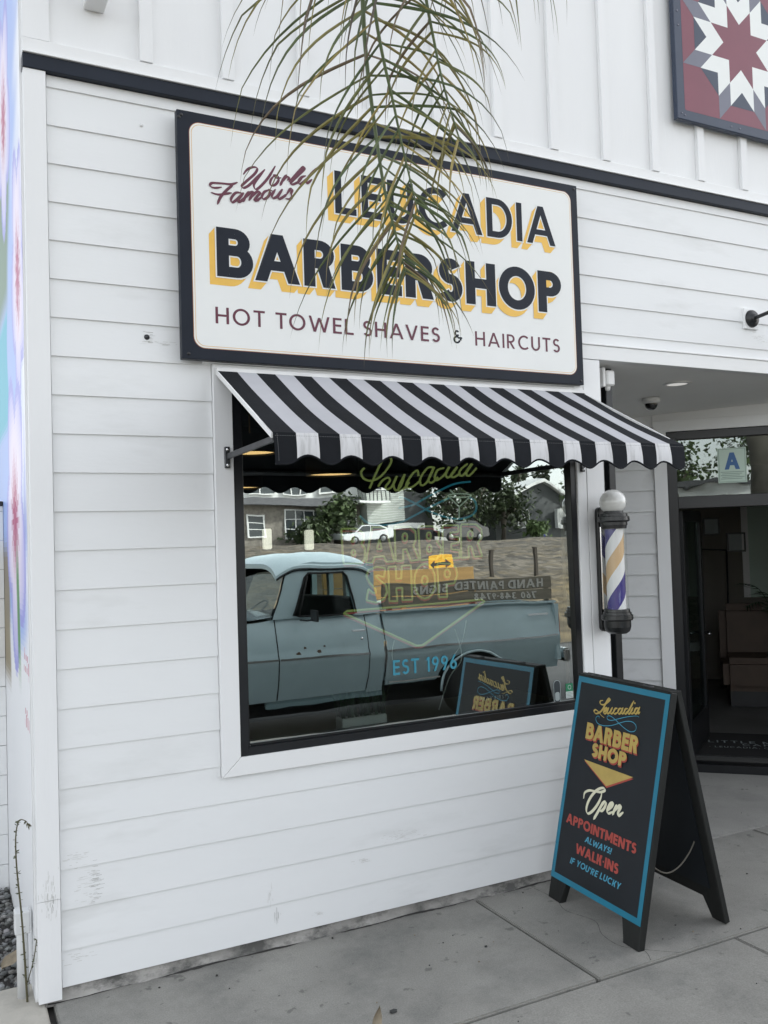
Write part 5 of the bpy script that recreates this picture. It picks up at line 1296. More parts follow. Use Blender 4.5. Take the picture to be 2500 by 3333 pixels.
frond('frond', [crown, V(0.2, -3.3, 5.3), V(0.02, -2.5, 4.85), V(0.00, -2.0, 4.2), V(0.04, -1.75, 3.72), V(0.06, -1.70, 3.50)], 24, 0.42, 4, 0.8, dry=0.8, droop=1.8, wid=0.004)
frond('frond', [crown, V(0.95, -3.2, 5.3), V(1.05, -2.4, 4.7), V(1.04, -1.9, 4.0), V(1.02, -1.75, 3.55), V(1.00, -1.70, 3.35)], 34, 0.50, 5, 0.9, dry=0.4, droop=1.8, wid=0.004)
frond('frond', [crown, V(0.85, -3.1, 5.2), V(0.80, -2.2, 4.55), V(0.76, -1.75, 3.85), V(0.80, -1.58, 3.35), V(0.88, -1.52, 3.02), V(0.96, -1.50, 2.80)], 42, 0.34, 9, 1.0, droop=2.0, wid=0.0038, dry=0.35)
for i in range(9):
    a = R(120+i*38); L = 2.0
    e = V(math.cos(a), math.sin(a), 0)
    if e.y > 0.4: continue
    frond('frond', [crown, crown+e*0.8+V(0, 0, 0.5), crown+e*1.5+V(0, 0, 0.1), crown+e*2.0+V(0, 0, -0.9)], 26, 0.5, 20+i, droop=1.0, wid=0.011)

# ================================================================== WEED, LEAF, PEBBLE at the bottom
wd_ = thing('weed', (-0.13, -0.0, G), 'tall thin weed with withered top growing at the left corner of the wall', 'plant')
mb = MB(); P = spline([V(-0.115, 0.06, G-0.03), V(-0.125, 0.03, 0.12), V(-0.135, 0.02, 0.30), V(-0.150, 0.0, 0.48), V(-0.152, -0.01, 0.60), V(-0.140, -0.012, 0.655), V(-0.118, -0.014, 0.652), V(-0.108, -0.015, 0.635)], 7)
mb.tube(P, 0.003, 'weedstem', 6, rads=[0.0038*(1-i/len(P))+0.0010 for i in range(len(P))])
P2 = spline([V(-0.118, 0.05, 0.02), V(-0.095, 0.02, 0.12), V(-0.085, 0.0, 0.20)], 6); mb.tube(P2, 0.002, 'weedstem', 5)
mb.build('stem', wd_)
mb = MB(); k = random.Random(2)
for q, PP in ((60, P), (12, P2)):
    for i in range(q):
        c = PP[int(k.uniform(0.1, 0.72)*len(PP))] if q == 60 else k.choice(PP)
        a = k.uniform(0, 6.28); l = k.uniform(0.009, 0.018); d = V(math.cos(a), math.sin(a), k.uniform(-0.3, 0.8)).normalized(); s = d.cross(V(0, 0, 1)).normalized()*l*0.38
        mb.poly([c, c+d*l*0.5-s, c+d*l, c+d*l*0.5+s], 'weed')
for i in range(9):
    c = P[-1-int(k.uniform(0, 8))]; d = V(k.uniform(-0.3, 1), k.uniform(-0.6, 0.6), -0.6).normalized(); s = d.cross(V(0, 1, 0.2)).normalized()*0.003
    mb.poly([c, c+d*0.008-s, c+d*0.020, c+d*0.008+s], 'weedstem')
mb.build('leaves', wd_)
for i, (x, y) in enumerate(((-0.25, 0.55), (-0.34, 0.75), (-0.22, 0.95))):
    pass
lw = thing('small_weed', (-0.045, -0.28, G), 'small dry grass tuft in the sidewalk joint at the lower left corner', 'plant')
mb = MB(); k = random.Random(6)
for i in range(14):
    a = k.uniform(0, 6.28); h = k.uniform(0.02, 0.06); e = V(-0.045+0.03*math.cos(a), -0.28+0.03*math.sin(a), G+h); b = V(-0.045, -0.28+k.uniform(-0.012, 0.012), G-0.01)
    s = V(0.0012, 0.0012, 0); mb.poly([b-s, b+s, e], 'deadleaf')
mb.build('blades', lw)
def crumpled(c, u, v, nrm, m, L, Wd, curl, seed):
    mb = MB(); k = random.Random(seed); rows = []
    for i in range(9):
        t = i/8; w = Wd*math.sin(math.pi*(0.06+0.94*t)**0.8)*(1-0.1*t)+0.0008; row = []
        for j in range(-3, 4):
            s = j/3
            row.append(c+u*(L*t)+v*(w*s)+nrm*(curl*(s*s*0.6+t*t*0.8)+k.uniform(-0.0015, 0.0015)+0.004*math.sin(t*9)))
        rows.append(row)
    mb.grid(rows, m); return mb
tag(crumpled(V(0.935, -0.80, G+0.004), V(0.35, 0.3, 0.75).normalized(), V(0.8, -0.45, -0.1).normalized(), V(-0.4, -0.8, 0.3).normalized(), 'deadleaf', 0.085, 0.016, 0.02, 3).build('dead_leaf'), 'curled dry leaf standing up on the sidewalk at the bottom edge', 'leaf')
tag(crumpled(V(-0.19, 0.34, G+0.02), V(0.8, 0.2, 0.3).normalized(), V(-0.2, 0.9, 0.2).normalized(), V(0, -0.3, 0.9).normalized(), 'deadleaf', 0.10, 0.035, 0.03, 5).build('dead_leaf'), 'brown dead leaf lying on the gravel behind the weed', 'leaf')
mb = MB()
mb.faces([V(1.050, -0.712, G+0.006)+V(a*0.017, b*0.010, c*0.0075) for a, b, c in ico], icf, 'pebble', False)
tag(mb.build('pebble'), 'flat dark pebble on the sidewalk beside the curled leaf', 'pebble')
mb = MB(); mb.faces([V(1.62, -0.45, G+0.004)+V(a*0.007, b*0.005, c*0.005) for a, b, c in ico], icf, 'pebble', False)
tag(mb.build('pebble'), 'tiny black pebble alone in the middle of the near sidewalk slab', 'pebble')

# ================================================================== PICKUP TRUCK (seen in the window's reflection)
TY = -4.80; TW = 1.98; SG = -0.30
tr = thing('pickup_truck', (3.5, TY-TW/2, SG), 'pale blue vintage pickup truck with wooden side boards parked along the kerb', 'pickup truck')
def prof(z):
    """how far the body side stands in from its widest line"""
    pts = [(0.10, 0.145), (0.30, 0.075), (0.50, 0.012), (0.53, 0.0), (0.548, 0.0), (0.562, 0.022), (0.66, 0.030), (0.80, 0.060), (0.90, 0.095), (0.96, 0.125), (1.0, 0.15)]
    if z <= pts[0][0]: return pts[0][1]
    for (a, b), (c, d) in zip(pts, pts[1:]):
        if z <= c: return b+(d-b)*(z-a)/(c-a)
    return pts[-1][1]
def side(mb, xa, xb, z0, z1, m, arch=None, nx=26, nz=16, far=False):
    P = []
    for j in range(nz+1):
        row = []
        for i in range(nx+1):
            x = xa+(xb-xa)*i/nx
            zl = z0(x) if callable(z0) else z0
            zh = z1(x) if callable(z1) else z1
            if arch:
                cx, rx, zc, rz = arch
                q = (x-cx)/rx
                if abs(q) < 1: zl = max(zl, zc+rz*(1-abs(q)**2.6)**(1/2.2))
            z = zl+(zh-zl)*j/nz
            y = TY-prof(z) if not far else TY-TW+prof(z)
            row.append(V(x, y, z))
        P.append(row if not far else list(reversed(row)))
    mb.grid([list(reversed(r)) for r in P], m)
belt = lambda x: 0.945+0.004*(x-4)
# cab body: front fender, door, bed
mb = MB()
for far in (False, True):
    side(mb, 0.86, 2.650, 0.13, lambda x: 0.90+0.05*max(0, (x-0.9)/1.75), 'truck', (1.58, 0.47, 0.05, 0.42), far=far)
    side(mb, 3.655, 3.83, 0.11, lambda x: 0.94, 'truck', far=far, nx=4)
side(mb, 2.662, 3.655, 0.13, lambda x: 0.95, 'truck', far=True)
hood = [[V(x, TY-0.10-(TW-0.20)*j/10, 0.93+0.05*(x-0.86)/1.75+0.055*math.sin(math.pi*j/10)) for x in (0.88, 1.2, 1.6, 2.0, 2.4, 2.66)] for j in range(11)]
mb.grid(hood, 'truck')
mb.box(0.84, 0.90, TY-TW+0.06, TY-0.06, 0.35, 0.94, 'truck')
mb.box(2.67, 3.83, TY-TW+0.2, TY-0.20, 0.10, 0.14, 'cabdark'); mb.box(2.55, 3.84, TY-0.185, TY-0.150, 0.06, 0.135, 'truckdark')
mb.box(3.80, 3.828, TY-TW+0.17, TY-0.17, 0.14, 0.99, 'truck')
mb.box(2.63, 2.655, TY-TW+0.17, TY-0.17, 0.14, 0.985, 'truck')
body = mb.build('body', tr)
mb = MB(); side(mb, 2.662, 3.648, 0.13, lambda x: 0.952, 'truck'); mb.box(2.665, 3.645, TY-0.30, TY-0.22, 0.16, 0.90, 'cabdark')
door_ = mb.build('door', tr)
mb = MB(); mb.box(3.44, 3.60, TY+0.012, TY+0.026, 0.780, 0.800, 'chrome'); mb.box(3.45, 3.465, TY-0.03, TY+0.012, 0.782, 0.798, 'chrome'); mb.box(3.575, 3.59, TY-0.03, TY+0.012, 0.782, 0.798, 'chrome'); mb.build('handle', door_, bevel=0.003)
mb = MB(); mb.lathe([(0, 0.012), (0.014, 0.010), (0.016, 0)], (3.57, TY-0.022, 0.70), 'chrome', 12, 'y'); mb.build('lock', door_)
for x, z, s in ((2.86, 0.59, 0.030), (3.08, 0.60, 0.028), (2.93, 0.65, 0.018), (3.14, 0.655, 0.018)):
    mb = MB(); k = random.Random(int(x*100)); mb.poly([V(x+s*math.cos(a)*k.uniform(0.6, 1.2), TY-prof(z)+0.004, z+s*0.8*math.sin(a)*k.uniform(0.6, 1.2)) for a in [q*0.7 for q in range(9)]], 'rust'); mb.build('rust_patch', door_)
# dark shut lines round the door and hood, drip rail, vent divider
for xx in (2.656, 3.6515, 3.846):
    mb = MB()
    for q in range(14):
        za_, zb_ = 0.14+q*0.058, 0.14+(q+1)*0.058
        mb.poly([V(xx-0.005, TY-prof(za_)+0.0015, za_), V(xx+0.005, TY-prof(za_)+0.0015, za_), V(xx+0.005, TY-prof(zb_)+0.0015, zb_), V(xx-0.005, TY-prof(zb_)+0.0015, zb_)], 'cabdark')
    mb.build('shut_line', body)
# roof, pillars
def rooft(x, y):
    tx = (x-3.22)/0.56; ty = (y-(TY-TW/2))/(TW/2-0.12)
    return 1.62-0.11*abs(tx)**4-0.14*abs(ty)**5
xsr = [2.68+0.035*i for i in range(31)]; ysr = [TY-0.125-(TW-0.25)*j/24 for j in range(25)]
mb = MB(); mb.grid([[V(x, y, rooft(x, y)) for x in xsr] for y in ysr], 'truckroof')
mb.grid([[V(x, y, rooft(x, y)-0.05) for x in reversed(xsr)] for y in ysr], 'cabdark')
edge = [V(x, ysr[0], rooft(x, ysr[0])) for x in xsr]
mb.grid([edge, [p+V(0, 0.004, -0.03) for p in edge]], 'truck'); e2 = [V(x, ysr[-1], rooft(x, ysr[-1])) for x in xsr]; mb.grid([[p+V(0, -0.004, -0.03) for p in e2], e2], 'truck')
mb.grid([[V(xsr[-1], y, rooft(xsr[-1], y)) for y in ysr], [V(xsr[-1]+0.01, y, rooft(xsr[-1], y)-0.09) for y in ysr]], 'truck')
mb.grid([[V(xsr[0]-0.0, y, rooft(xsr[0], y)-0.05) for y in ysr], [V(xsr[0], y, rooft(xsr[0], y)) for y in ysr]], 'truck')
mb.tube([p+V(0, 0.006, -0.032) for p in edge], 0.007, 'steelgrey', 6)
mb.build('roof', tr)
def ring(mb, out, inn, ya, yb, zlo, zhi, m, th=0.05, s=1):
    def pt(p, d=0): return V(p[0], (ya+(yb-ya)*(p[1]-zlo)/(zhi-zlo))-d*s, p[1])
    n = len(out)
    for i in range(n):
        j = (i+1) % n
        mb.poly([pt(out[i]), pt(out[j]), pt(inn[j]), pt(inn[i])], m)
        mb.poly([pt(inn[i]), pt(inn[j]), pt(inn[j], th), pt(inn[i], th)], m)
        mb.poly([pt(out[i], th), pt(out[j], th), pt(inn[j], th), pt(inn[i], th)], 'cabdark')
out = [(2.625, 0.95), (2.80, 1.46), (3.10, 1.52), (3.45, 1.52), (3.72, 1.47), (3.835, 0.95), (3.55, 0.95), (3.0, 0.95)]
inn = [(2.845, 0.975), (2.985, 1.36), (3.03, 1.405), (3.42, 1.41), (3.46, 1.37), (3.55, 0.975), (3.5, 0.965), (2.9, 0.965)]
mb = MB(); ring(mb, out, inn, TY-0.085, TY-0.145, 0.95, 1.5, 'truck'); mb.build('cab_frame', tr); mb = MB(); ring(mb, out, inn, TY-TW+0.085, TY-TW+0.145, 0.95, 1.5, 'truck', s=-1)
mb.build('cab_frame', tr)
mb = MB(); loop = [V(a, TY-0.083-(0.06)*(b-0.95)/0.55+0.006, b) for a, b in inn]; mb.tube(loop, 0.011, 'cabdark', 6, True); mb.tube([V(2.90, TY-0.08, 0.97), V(3.02, TY-0.125, 1.38)], 0.010, 'cabdark', 6)
mb.build('window_seal', tr)
mb = MB(); mb.poly([V(a, TY-0.125-0.03*(b-0.95)/0.55, b) for a, b in inn], 'truckglass'); mb.build('side_window', tr)
mb = MB(); mb.poly([V(2.62, TY-TW+0.15, 0.985), V(2.79, TY-TW+0.18, 1.45), V(2.79, TY-0.18, 1.45), V(2.62, TY-0.15, 0.985)], 'truckglass'); mb.build('windshield', tr)
mb = MB()
for ya, yb in ((TY-0.08, TY-0.62), (TY-TW+0.62, TY-TW+0.08)):
    mb.box(3.74, 3.80, yb, ya, 0.96, 1.44, 'truck') if False else None
mb.box(3.73, 3.79, TY-TW+0.14, TY-0.14, 0.95, 1.10, 'truck'); mb.box(3.73, 3.79, TY-TW+0.14, TY-0.14, 1.40, 1.48, 'truck')
for y in (TY-0.14, TY-0.75, TY-1.25, TY-TW+0.22): mb.box(3.73, 3.79, y-0.08, y, 1.10, 1.40, 'truck')
mb.build('cab_back', tr)
mb = MB(); mb.box(2.85, 3.70, TY-TW+0.15, TY-0.15, 0.45, 0.72, 'cabdark'); mb.box(3.50, 3.70, TY-TW+0.15, TY-0.15, 0.70, 1.12, 'cabdark'); mb.build('bench_seat', tr, bevel=0.03, seg=2)
mb = MB(); cs = V(2.86, TY-TW+0.55, 0.98); ax = V(-0.6, 0, 0.8)
mb.tube([cs+V(0.8*math.cos(a), 0, 0.6*math.cos(a))*0.20+V(0, 1, 0)*0.20*math.sin(a) for a in [q*math.pi/12 for q in range(24)]], 0.012, 'cabdark', 6, True); mb.tube([cs, cs+V(-0.25, 0, -0.2)], 0.02, 'cabdark', 6); mb.build('steering_wheel', tr)
mb = MB(); mb.box(2.62, 2.82, TY-TW+0.15, TY-0.15, 0.80, 0.955, 'cabdark'); mb.build('dashboard', tr, bevel=0.02)
mb = MB(); mb.tube([V(2.90, TY-0.06, 0.93), V(2.92, TY+0.10, 0.935), V(2.97, TY+0.17, 0.95)], 0.009, 'blackiron', 8); mb.box(2.955, 2.98, TY+0.10, TY+0.24, 0.93, 1.04, 'blackiron'); mb.build('mirror', tr, bevel=0.006)
# bed
mb = MB()
side(mb, 3.862, 6.16, 0.16, belt, 'truck', (4.965, 0.46, 0.06, 0.40), nx=60)
side(mb, 3.862, 6.16, 0.16, belt, 'truck', (4.965, 0.46, 0.06, 0.40), nx=60, far=True)
mb.box(3.864, 6.15, TY-0.20, TY-0.055, belt(5)-0.006, belt(5)+0.016, 'truck'); mb.box(3.864, 6.15, TY-TW+0.055, TY-TW+0.20, belt(5)-0.006, belt(5)+0.016, 'truck')
mb.box(3.864, 3.90, TY-TW+0.18, TY-0.18, 0.2, 0.93, 'truck'); mb.box(6.10, 6.165, TY-TW+0.03, TY-0.03, 0.25, 0.93, 'truck'); mb.box(3.9, 6.1, TY-TW+0.2, TY-0.2, 0.30, 0.34, 'cabdark')
mb.box(4.45, 5.48, TY-0.48, TY-0.30, 0.10, 0.62, 'cabdark')
bed = mb.build('bed', tr)
mb = MB(); mb.box(0.95, 2.65, TY-0.003, TY+0.006, 0.535, 0.556, 'chrome'); mb.box(2.667, 3.645, TY-0.003, TY+0.006, 0.535, 0.556, 'chrome'); mb.box(3.866, 6.12, TY-0.003, TY+0.006, 0.545, 0.565, 'chrome'); mb.box(3.87, 4.50, TY-0.03, TY-0.015, 0.195, 0.21, 'chrome'); mb.build('side_moulding', tr)
mb = MB(); mb.box(5.70, 5.98, TY-0.026, TY-0.016, 0.80, 0.825, 'chrome'); mb.build('badge', tr)
mb = MB(); mb.tube([V(4.965+0.465*math.cos(a), TY-0.0, 0.06+0.405*math.sin(a)) for a in [math.pi*q/24 for q in range(25)]], 0.014, 'truck', 6); mb.build('wheel_lip', bed)
mb = MB(); mb.box(6.17, 6.19, TY-0.20, TY-0.05, 0.50, 0.80, 'redlight'); mb.build('tail_light', tr)
mb = MB(); mb.box(6.22, 6.32, TY-TW+0.02, TY-0.02, 0.22, 0.38, 'chrome'); mb.build('rear_bumper', tr, bevel=0.02, seg=2)
mb = MB(); mb.box(0.66, 0.78, TY-TW+0.0, TY-0.0, 0.14, 0.32, 'chrome'); mb.build('front_bumper', tr, bevel=0.02, seg=2)
for s in (0.22, TW-0.22):
    mb = MB(); mb.lathe([(0.10, 0), (0.095, -0.02), (0, -0.03)], (0.839, TY-s, 0.66), 'chrome', 20, 'x'); mb.build('headlight', tr)
mb = MB(); mb.box(0.9, 6.1, TY-TW+0.35, TY-0.35, -0.05, 0.12, 'cabdark'); mb.build('chassis', tr)
for wx in (1.58, 4.965):
    for wy in (TY-0.09, TY-TW+0.09):
        mb = MB(); sg_ = 1 if wy > TY-1 else -1
        mb.lathe([(0.20, -0.10), (0.33, -0.11), (0.358, -0.07), (0.36, 0.07), (0.33, 0.11), (0.215, 0.10), (0.205, 0.06)], (wx, wy, SG+0.36), 'rubber', 32, 'y')
        w_ = mb.build('wheel', tr)
        mb = MB(); mb.lathe([(0.212, 0.095*sg_), (0.205, 0.075*sg_), (0.15, 0.05*sg_), (0.10, 0.075*sg_), (0.085, 0.11*sg_), (0.0, 0.115*sg_)], (wx, wy, SG+0.36), 'rim', 32, 'y'); mb.build('rim', w_)
# wooden rack on the bed
rk = MB()
for y, zz0, m in ((TY-0.13, 0.985, 'rackgrey'),):
    rk.box(3.88, 6.13, y-0.02, y+0.018, zz0, zz0+0.115, m); rk.box(3.88, 6.13, y-0.02, y+0.018, zz0+0.125, zz0+0.265, m)
    for x in (3.95, 5.0, 6.05): rk.box(x, x+0.06, y-0.06, y-0.021, 0.60, 1.25, m)
yb = TY-TW+0.16
rk.box(3.88, 6.13, yb-0.02, yb+0.02, 0.985, 1.15, 'rackwood'); rk.box(3.88, 6.13, yb-0.02, yb+0.02, 1.16, 1.36, 'rackwood')
for x in (3.95, 5.0, 6.05): rk.box(x, x+0.06, yb-0.06, yb-0.021, 0.60, 1.36, 'rackwood')
rack = rk.build('wooden_rack', tr, bevel=0.003)
rf = Frame((0, TY-0.111, 0), (-1, 0, 0), UPV)
for tx, a, b, v0, v1, m in (('HAND PAINTED SIGNS', 6.0, 4.25, 1.125, 1.225, 'inkblack'), ('760 348-9748', 5.90, 5.02, 1.0, 1.08, 'inkblack')):
    mb = MB(); P, wd = text_polys(tx, 0.20, 0.14); F_ = fit(P, wd, -a, -b, v0, v1)
    put(mb, rf, [[(u+0.006, v-0.006) for u, v in p] for p in F_], m, 0.0008, 4e-6)
    mb.eps += 1e-4
    put(mb, rf, F_, 'inkwhite', 0.001, 4e-6); mb.build('lettering', rack)

# ================================================================== ACROSS THE STREET (reflected)
def house_window(parent, x0, x1, y, z0, z1, nx, nz, m='housewhite'):
    mb = MB(); w = 0.10
    mb.box(x0-w, x1+w, y, y+0.10, z1, z1+w, m); mb.box(x0-w, x1+w, y, y+0.12, z0-w, z0, m); mb.box(x0-w, x0, y, y+0.10, z0, z1, m); mb.box(x1, x1+w, y, y+0.10, z0, z1, m)
    for i in range(1, nx): xx = x0+(x1-x0)*i/nx; mb.box(xx-0.04, xx+0.04, y+0.02, y+0.08, z0, z1, m)
    for i in range(1, nz): zz_ = z0+(z1-z0)*i/nz; mb.box(x0, x1, y+0.03, y+0.07, zz_-0.03, zz_+0.03, m)
    w_ = mb.build('window', parent)
    mb = MB(); mb.box(x0, x1, y+0.005, y+0.03, z0, z1, 'panedark'); mb.build('pane', w_)
HY = -60
h1 = thing('house', (24, HY-4, 2.2), 'two storey white and stone house across the street with rows of white framed windows', 'house')
mb = MB(); mb.box(18, 29.5, HY-8, HY, 2.0, 5.3, 'housestone'); mb.box(18, 29.5, HY-8, HY-0.1, 5.31, 8.6, 'housewhite'); mb.build('wall', h1)
mb = MB(); mb.prism([V(17.5, HY+0.8, 5.25), V(30, HY+0.8, 5.25), V(30, HY, 5.9), V(17.5, HY, 5.9)], (0, 0.05, 0.06), 'roofgrey'); mb.build('porch_roof', h1)
mb = MB(); mb.prism([V(17.4, HY+0.6, 8.61), V(17.4, HY-8.6, 8.61), V(17.4, HY-4, 10.8)], (12.6, 0, 0), 'roofgrey'); mb.build('roof', h1)
for a in ((20.6, 22.4, 6.3, 7.6, 2, 1), (23.2, 25.2, 6.3, 7.6, 3, 1), (26.2, 28.4, 6.3, 7.6, 2, 1), (20.4, 21.6, 2.9, 4.5, 1, 3), (23.2, 26.4, 2.8, 4.9, 4, 3), (27.3, 29.0, 2.7, 4.4, 2, 3)):
    house_window(h1, a[0], a[1], HY+0.01, a[2], a[3], a[4], a[5])
h2 = thing('house', (32, HY-3, 2.2), 'grey clapboard house with balcony across the street', 'house')
mb = MB(); mb.box(29.6, 32.9, HY-8, HY+1.2, 3.8, 9.0, 'housegrey'); mb.box(29.6, 36.2, HY-8, HY+0.2, 2.0, 3.79, 'housedark'); mb.box(32.91, 36.2, HY-8, HY+0.2, 3.8, 6.5, 'housedark')
for i in range(26): mb.box(29.6, 32.905, HY+1.2, HY+1.24, 3.82+i*0.2, 3.85+i*0.2, 'housewhite')
mb.build('wall', h2)
mb = MB(); mb.box(28.4, 31.0, HY+1.25, HY+2.4, 5.3, 5.5, 'housewhite')
for i in range(9): mb.box(28.4+i*0.32, 28.46+i*0.32, HY+2.3, HY+2.36, 5.5, 6.4, 'housedark')
mb.box(28.4, 31.0, HY+2.28, HY+2.38, 6.4, 6.47, 'housedark'); mb.build('balcony', h2)
mb = MB(); mb.box(31.3, 34.6, HY+1.25, HY+1.5, 3.2, 3.6, 'housewhite'); mb.build('sign_board', h2)
house_window(h2, 29.9, 30.9, HY+1.25, 6.6, 8.2, 1, 2)
h3 = thing('house', (46.5, HY-3, 2.2), 'small dark gabled house with white trim across the street, farthest right', 'house')
mb = MB(); mb.prism([V(42.5, HY, 2.2), V(51, HY, 2.2), V(51, HY, 5.4), V(47.3, HY, 7.2), V(42.5, HY, 5.2)], (0, -6, 0), 'housedark'); mb.build('wall', h3)
mb = MB(); mb.prism([V(42.0, HY+0.5, 5.0), V(47.3, HY+0.5, 7.25), V(51.6, HY+0.5, 5.2), V(51.6, HY+0.5, 5.35), V(47.3, HY+0.5, 7.5), V(42.0, HY+0.5, 5.2)], (0, -7, 0), 'housewhite'); mb.build('roof', h3)
house_window(h3, 44.6, 45.8, HY+0.02, 3.2, 4.7, 2, 1)
mb = MB(); mb.box(48.6, 51.2, HY+0.2, HY+0.6, 3.0, 4.8, 'housewhite'); mb.build('garage_panel', h3)
# trees
def tree(x, y, zb, h, w, label, seed, tone=1.0, grp='trees across the street', nf=1300, leaf=0.42):
    t = thing('tree', (x, y, zb), label, 'tree', grp); k = random.Random(seed)
    mb = MB(); mb.tube([V(x, y, zb-0.1), V(x+0.1, y, zb+h*0.35), V(x, y, zb+h*0.6)], 0.2, 'bark', 8, rads=[0.25, 0.18, 0.08])
    for i in range(5):
        a = k.uniform(0, 6.28); mb.tube([V(x, y, zb+h*0.35), V(x+w*0.3*math.cos(a), y+w*0.3*math.sin(a), zb+h*k.uniform(0.55, 0.8))], 0.08, 'bark', 6)
    mb.build('trunk', t)
    mb = MB(); cl = [(k.gauss(0, 0.27)*w, k.gauss(0, 0.27)*w, h*k.uniform(0.38, 0.95)) for i in range(26)]
    for i in range(nf):
        c = k.choice(cl); r = w*0.17
        p = V(x+c[0]+k.gauss(0, r), y+c[1]+k.gauss(0, r), zb+max(0.1, c[2]+k.gauss(0, r)))
        u = V(k.uniform(-1, 1), k.uniform(-1, 1), k.uniform(-1, 1)).normalized(); v = u.cross(V(k.uniform(-1, 1), k.uniform(-1, 1), k.uniform(-1, 1))).normalized()
        s = leaf*k.uniform(0.6, 1.3); g = k.choice([0.6, 0.8, 1.0, 1.35])*tone
        mb.poly([p-u*s*0.5, p+v*s*0.3, p+u*s*0.5, p-v*s*0.3], 'foliage', False, (0.045*g, 0.068*g, 0.022*g))
    mb.build('crown', t)
for i, a in enumerate(((37.2, -58, 2.2, 5.5, 4.4, 'dark bushy tree behind the parked black car across the street', 0.7), (39.8, -59, 2.2, 6.2, 4.6, 'tall dark tree between the grey house and the gabled house', 0.6), (42.3, -58.5, 2.2, 4.6, 4.0, 'rounded dark tree left of the gabled house', 0.75), (36.0, -66, 2.3, 8.0, 5.0, 'high tree standing behind the other dark trees', 0.8), (50.3, -57.5, 2.2, 6.5, 3.2, 'light green tree at the right of the gabled house', 1.5), (26.8, -58.2, 2.2, 3.4, 2.2, 'small green tree in front of the stone house', 1.1), (24.4, -57.5, 2.2, 1.4, 2.0, 'low brown green bush under the stone house windows', 1.0), (44.0, -56.5, 2.2, 1.1, 1.4, 'low pale shrub left of the blue bin', 1.8))):
    tree(a[0], a[1], a[2], a[3], a[4], a[5], 50+i, a[6])
def far_palm(x, y, zb, h, seed):
    t = thing('fan_palm', (x, y, zb), 'tall slim fan palm with round crown on the skyline', 'palm tree', 'palms on the skyline')
    mb = MB(); mb.tube([V(x, y, zb), V(x+0.2, y, zb+h)], 0.2, 'bark', 6); mb.build('trunk', t)
    mb = MB(); k = random.Random(seed)
    for i in range(170):
        u = V(k.gauss(0, 1), k.gauss(0, 1), k.gauss(0.25, 1)).normalized()*k.uniform(0.6, 1.6); c = V(x+0.2, y, zb+h); s = V(k.uniform(-1, 1), k.uniform(-1, 1), k.uniform(-1, 1)).normalized()*0.22
        mb.poly([c+u*0.3, c+u+s, c+u*1.15, c+u-s], 'foliage', False, (0.035, 0.05, 0.022))
    mb.build('crown', t)
for i, (x, h) in enumerate(((73, 7.3), (76, 9.4), (79.0, 9.8), (82.2, 9.2), (84.9, 9.9), (71.2, 6.0), (77.5, 6.2))):
    far_palm(x, -112+(i % 3)*2, 2.9, h, i)
# cars, bin, posts, warning sign
def car(x0, y, zb, m, label, L=4.4):
    c = thing('parked_car', (x0+L/2, y-0.9, zb), label, 'car')
    pr = [(0, 0.35), (0.05, 0.72), (0.9, 0.92), (1.5, 1.38), (2.1, 1.48), (3.1, 1.44), (3.9, 1.05), (4.35, 0.98), (4.4, 0.4), (3.9, 0.28), (0.3, 0.28)]
    mb = MB(); mb.prism([V(x0+a, y, zb+b) for a, b in pr], (0, -1.75, 0), m, smooth=False); mb.build('body', c, bevel=0.06, seg=2)
    mb = MB()
    for q in ([(1.05, 0.95), (1.55, 1.34), (2.2, 1.42), (2.2, 0.97)], [(2.28, 0.97), (2.28, 1.42), (3.05, 1.38), (3.7, 1.02)]): mb.prism([V(x0+a, y+0.004, zb+b) for a, b in q], (0, 0.01, 0), 'panedark')
    mb.build('side_window', c)
    for wx in (0.85, 3.5):
        mb = MB(); mb.lathe([(0, 0.02), (0.18, 0.02), (0.2, 0.03), (0.32, 0.02), (0.33, -0.15)], (x0+wx, y, zb+0.32), 'rubber', 20, 'y'); w_ = mb.build('wheel', c)
        mb = MB(); mb.lathe([(0, 0.035), (0.17, 0.032), (0.19, 0.02)], (x0+wx, y, zb+0.32), 'rim', 16, 'y'); mb.build('rim', w_)
    mb = MB(); mb.box(x0-0.01, x0+0.22, y-0.30, y+0.01, zb+0.62, zb+0.75, 'stickwhite'); mb.build('headlight', c)
car(26.2, -56.0, 2.2, 'carwhite', 'white parked car across the street in front of the grey house')
car(34.8, -56.0, 2.2, 'carblack', 'black parked car across the street under the dark trees')
bn = thing('wheelie_bin', (45.9, -58, 2.2), 'blue wheelie bin at the roadside across the street', 'bin')
mb = MB(); mb.prism([V(45.65, -57.9, 2.25), V(46.15, -57.9, 2.25), V(46.22, -57.9, 3.1), V(45.58, -57.9, 3.1)], (0, -0.55, 0), 'binblue'); mb.build('tub', bn, bevel=0.02)
mb = MB(); mb.box(45.55, 46.25, -58.5, -57.85, 3.105, 3.19, 'binblue'); mb.build('lid', bn, bevel=0.02)
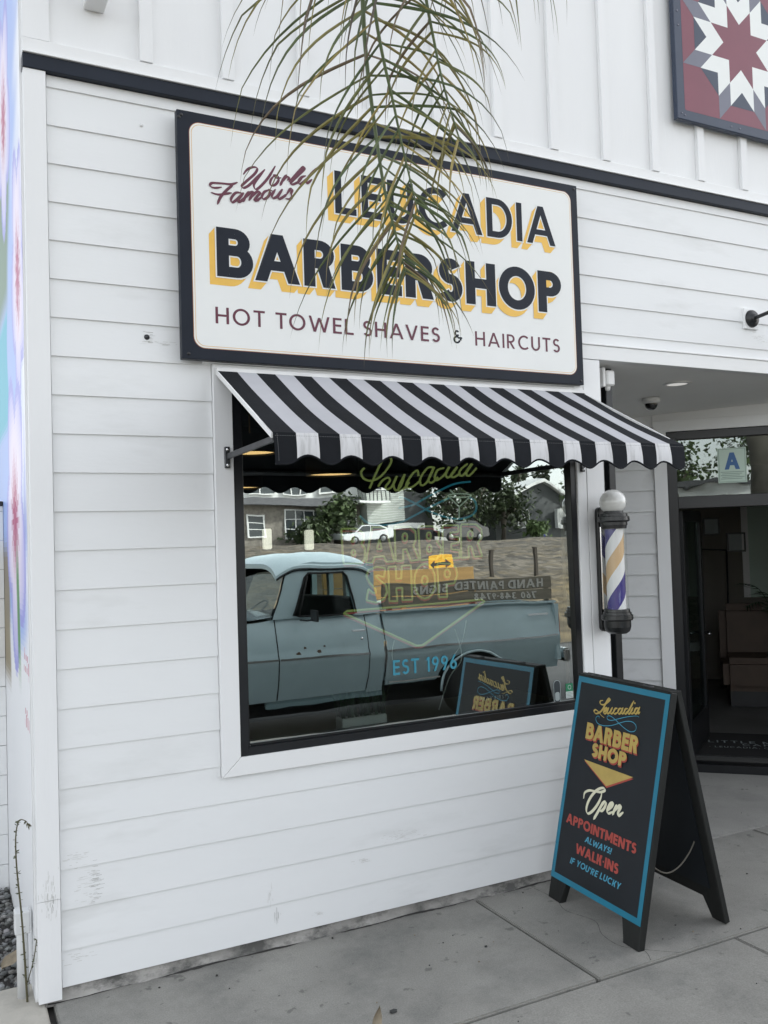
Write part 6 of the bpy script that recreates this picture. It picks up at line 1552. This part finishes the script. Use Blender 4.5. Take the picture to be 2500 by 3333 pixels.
for x, y, lb in ((18.0, -24, 'thin brown fence post on the gravel bank, left of two'), (19.93, -24, 'thin brown fence post on the gravel bank, right of two')):
    t = thing('fence_post', (x, y, terr(y)), lb, 'post', 'fence posts on the bank')
    mb = MB(); mb.box(x-0.06, x+0.06, y-0.06, y+0.06, terr(y)-0.3, terr(y)+1.0, 'postbrown'); mb.build('post', t, bevel=0.008)
    mb = MB(); mb.box(x-0.065, x+0.065, y-0.065, y+0.065, terr(y)+1.001, terr(y)+1.03, 'postbrown'); mb.build('cap', t)
ws = thing('road_sign', (15.75, -24, terr(-24)), 'yellow warning sign with black two headed arrow on a post across the street', 'road sign')
mb = MB(); mb.box(15.28, 16.22, -24.0, -23.97, 0.78, 1.36, 'signyellow'); mb.build('plate', ws, bevel=0.01)
mb = MB(); wf_ = Frame((15.75, -23.969, 1.07), (-1, 0, 0), UPV)
for q in ([(-0.25, -0.05), (0.25, -0.05), (0.25, 0.05), (-0.25, 0.05)], [(-0.40, 0), (-0.23, -0.15), (-0.23, 0.15)], [(0.40, 0), (0.23, 0.15), (0.23, -0.15)]): put(mb, wf_, [q], 'inkblack', 0.002)
mb.build('arrow', ws)
mb = MB(); mb.box(15.71, 15.79, -24.08, -24.005, terr(-24)-0.3, 1.3, 'steelgrey'); mb.build('post', ws)

for i, a in enumerate(((-38, -58, 2.2, 8.5, 6, 'broad dark tree far left across the street, nearest the house', 0.8), (-47, -62, 2.2, 10, 7, 'tallest green tree far left across the street', 1.1), (-57, -60, 2.2, 8.5, 6, 'light bushy tree at the far left end of the street', 1.3))):
    tree(a[0], a[1], a[2], a[3], a[4], a[5], 80+i, a[6], leaf=0.55)
h4 = thing('house', (-50, -53, 2.2), 'low white house far left across the street with flat roof', 'house')
mb = MB(); mb.box(-62, -40, -58, -52, 2.0, 5.6, 'housewhite'); mb.build('wall', h4)
mb = MB(); mb.box(-62.5, -39.5, -58.5, -51.5, 5.61, 5.95, 'roofgrey'); mb.build('roof', h4)
for a in ((-58, -54.5), (-52, -48), (-46, -43)): house_window(h4, a[0], a[1], -51.99, 3.4, 5.0, 2, 1)
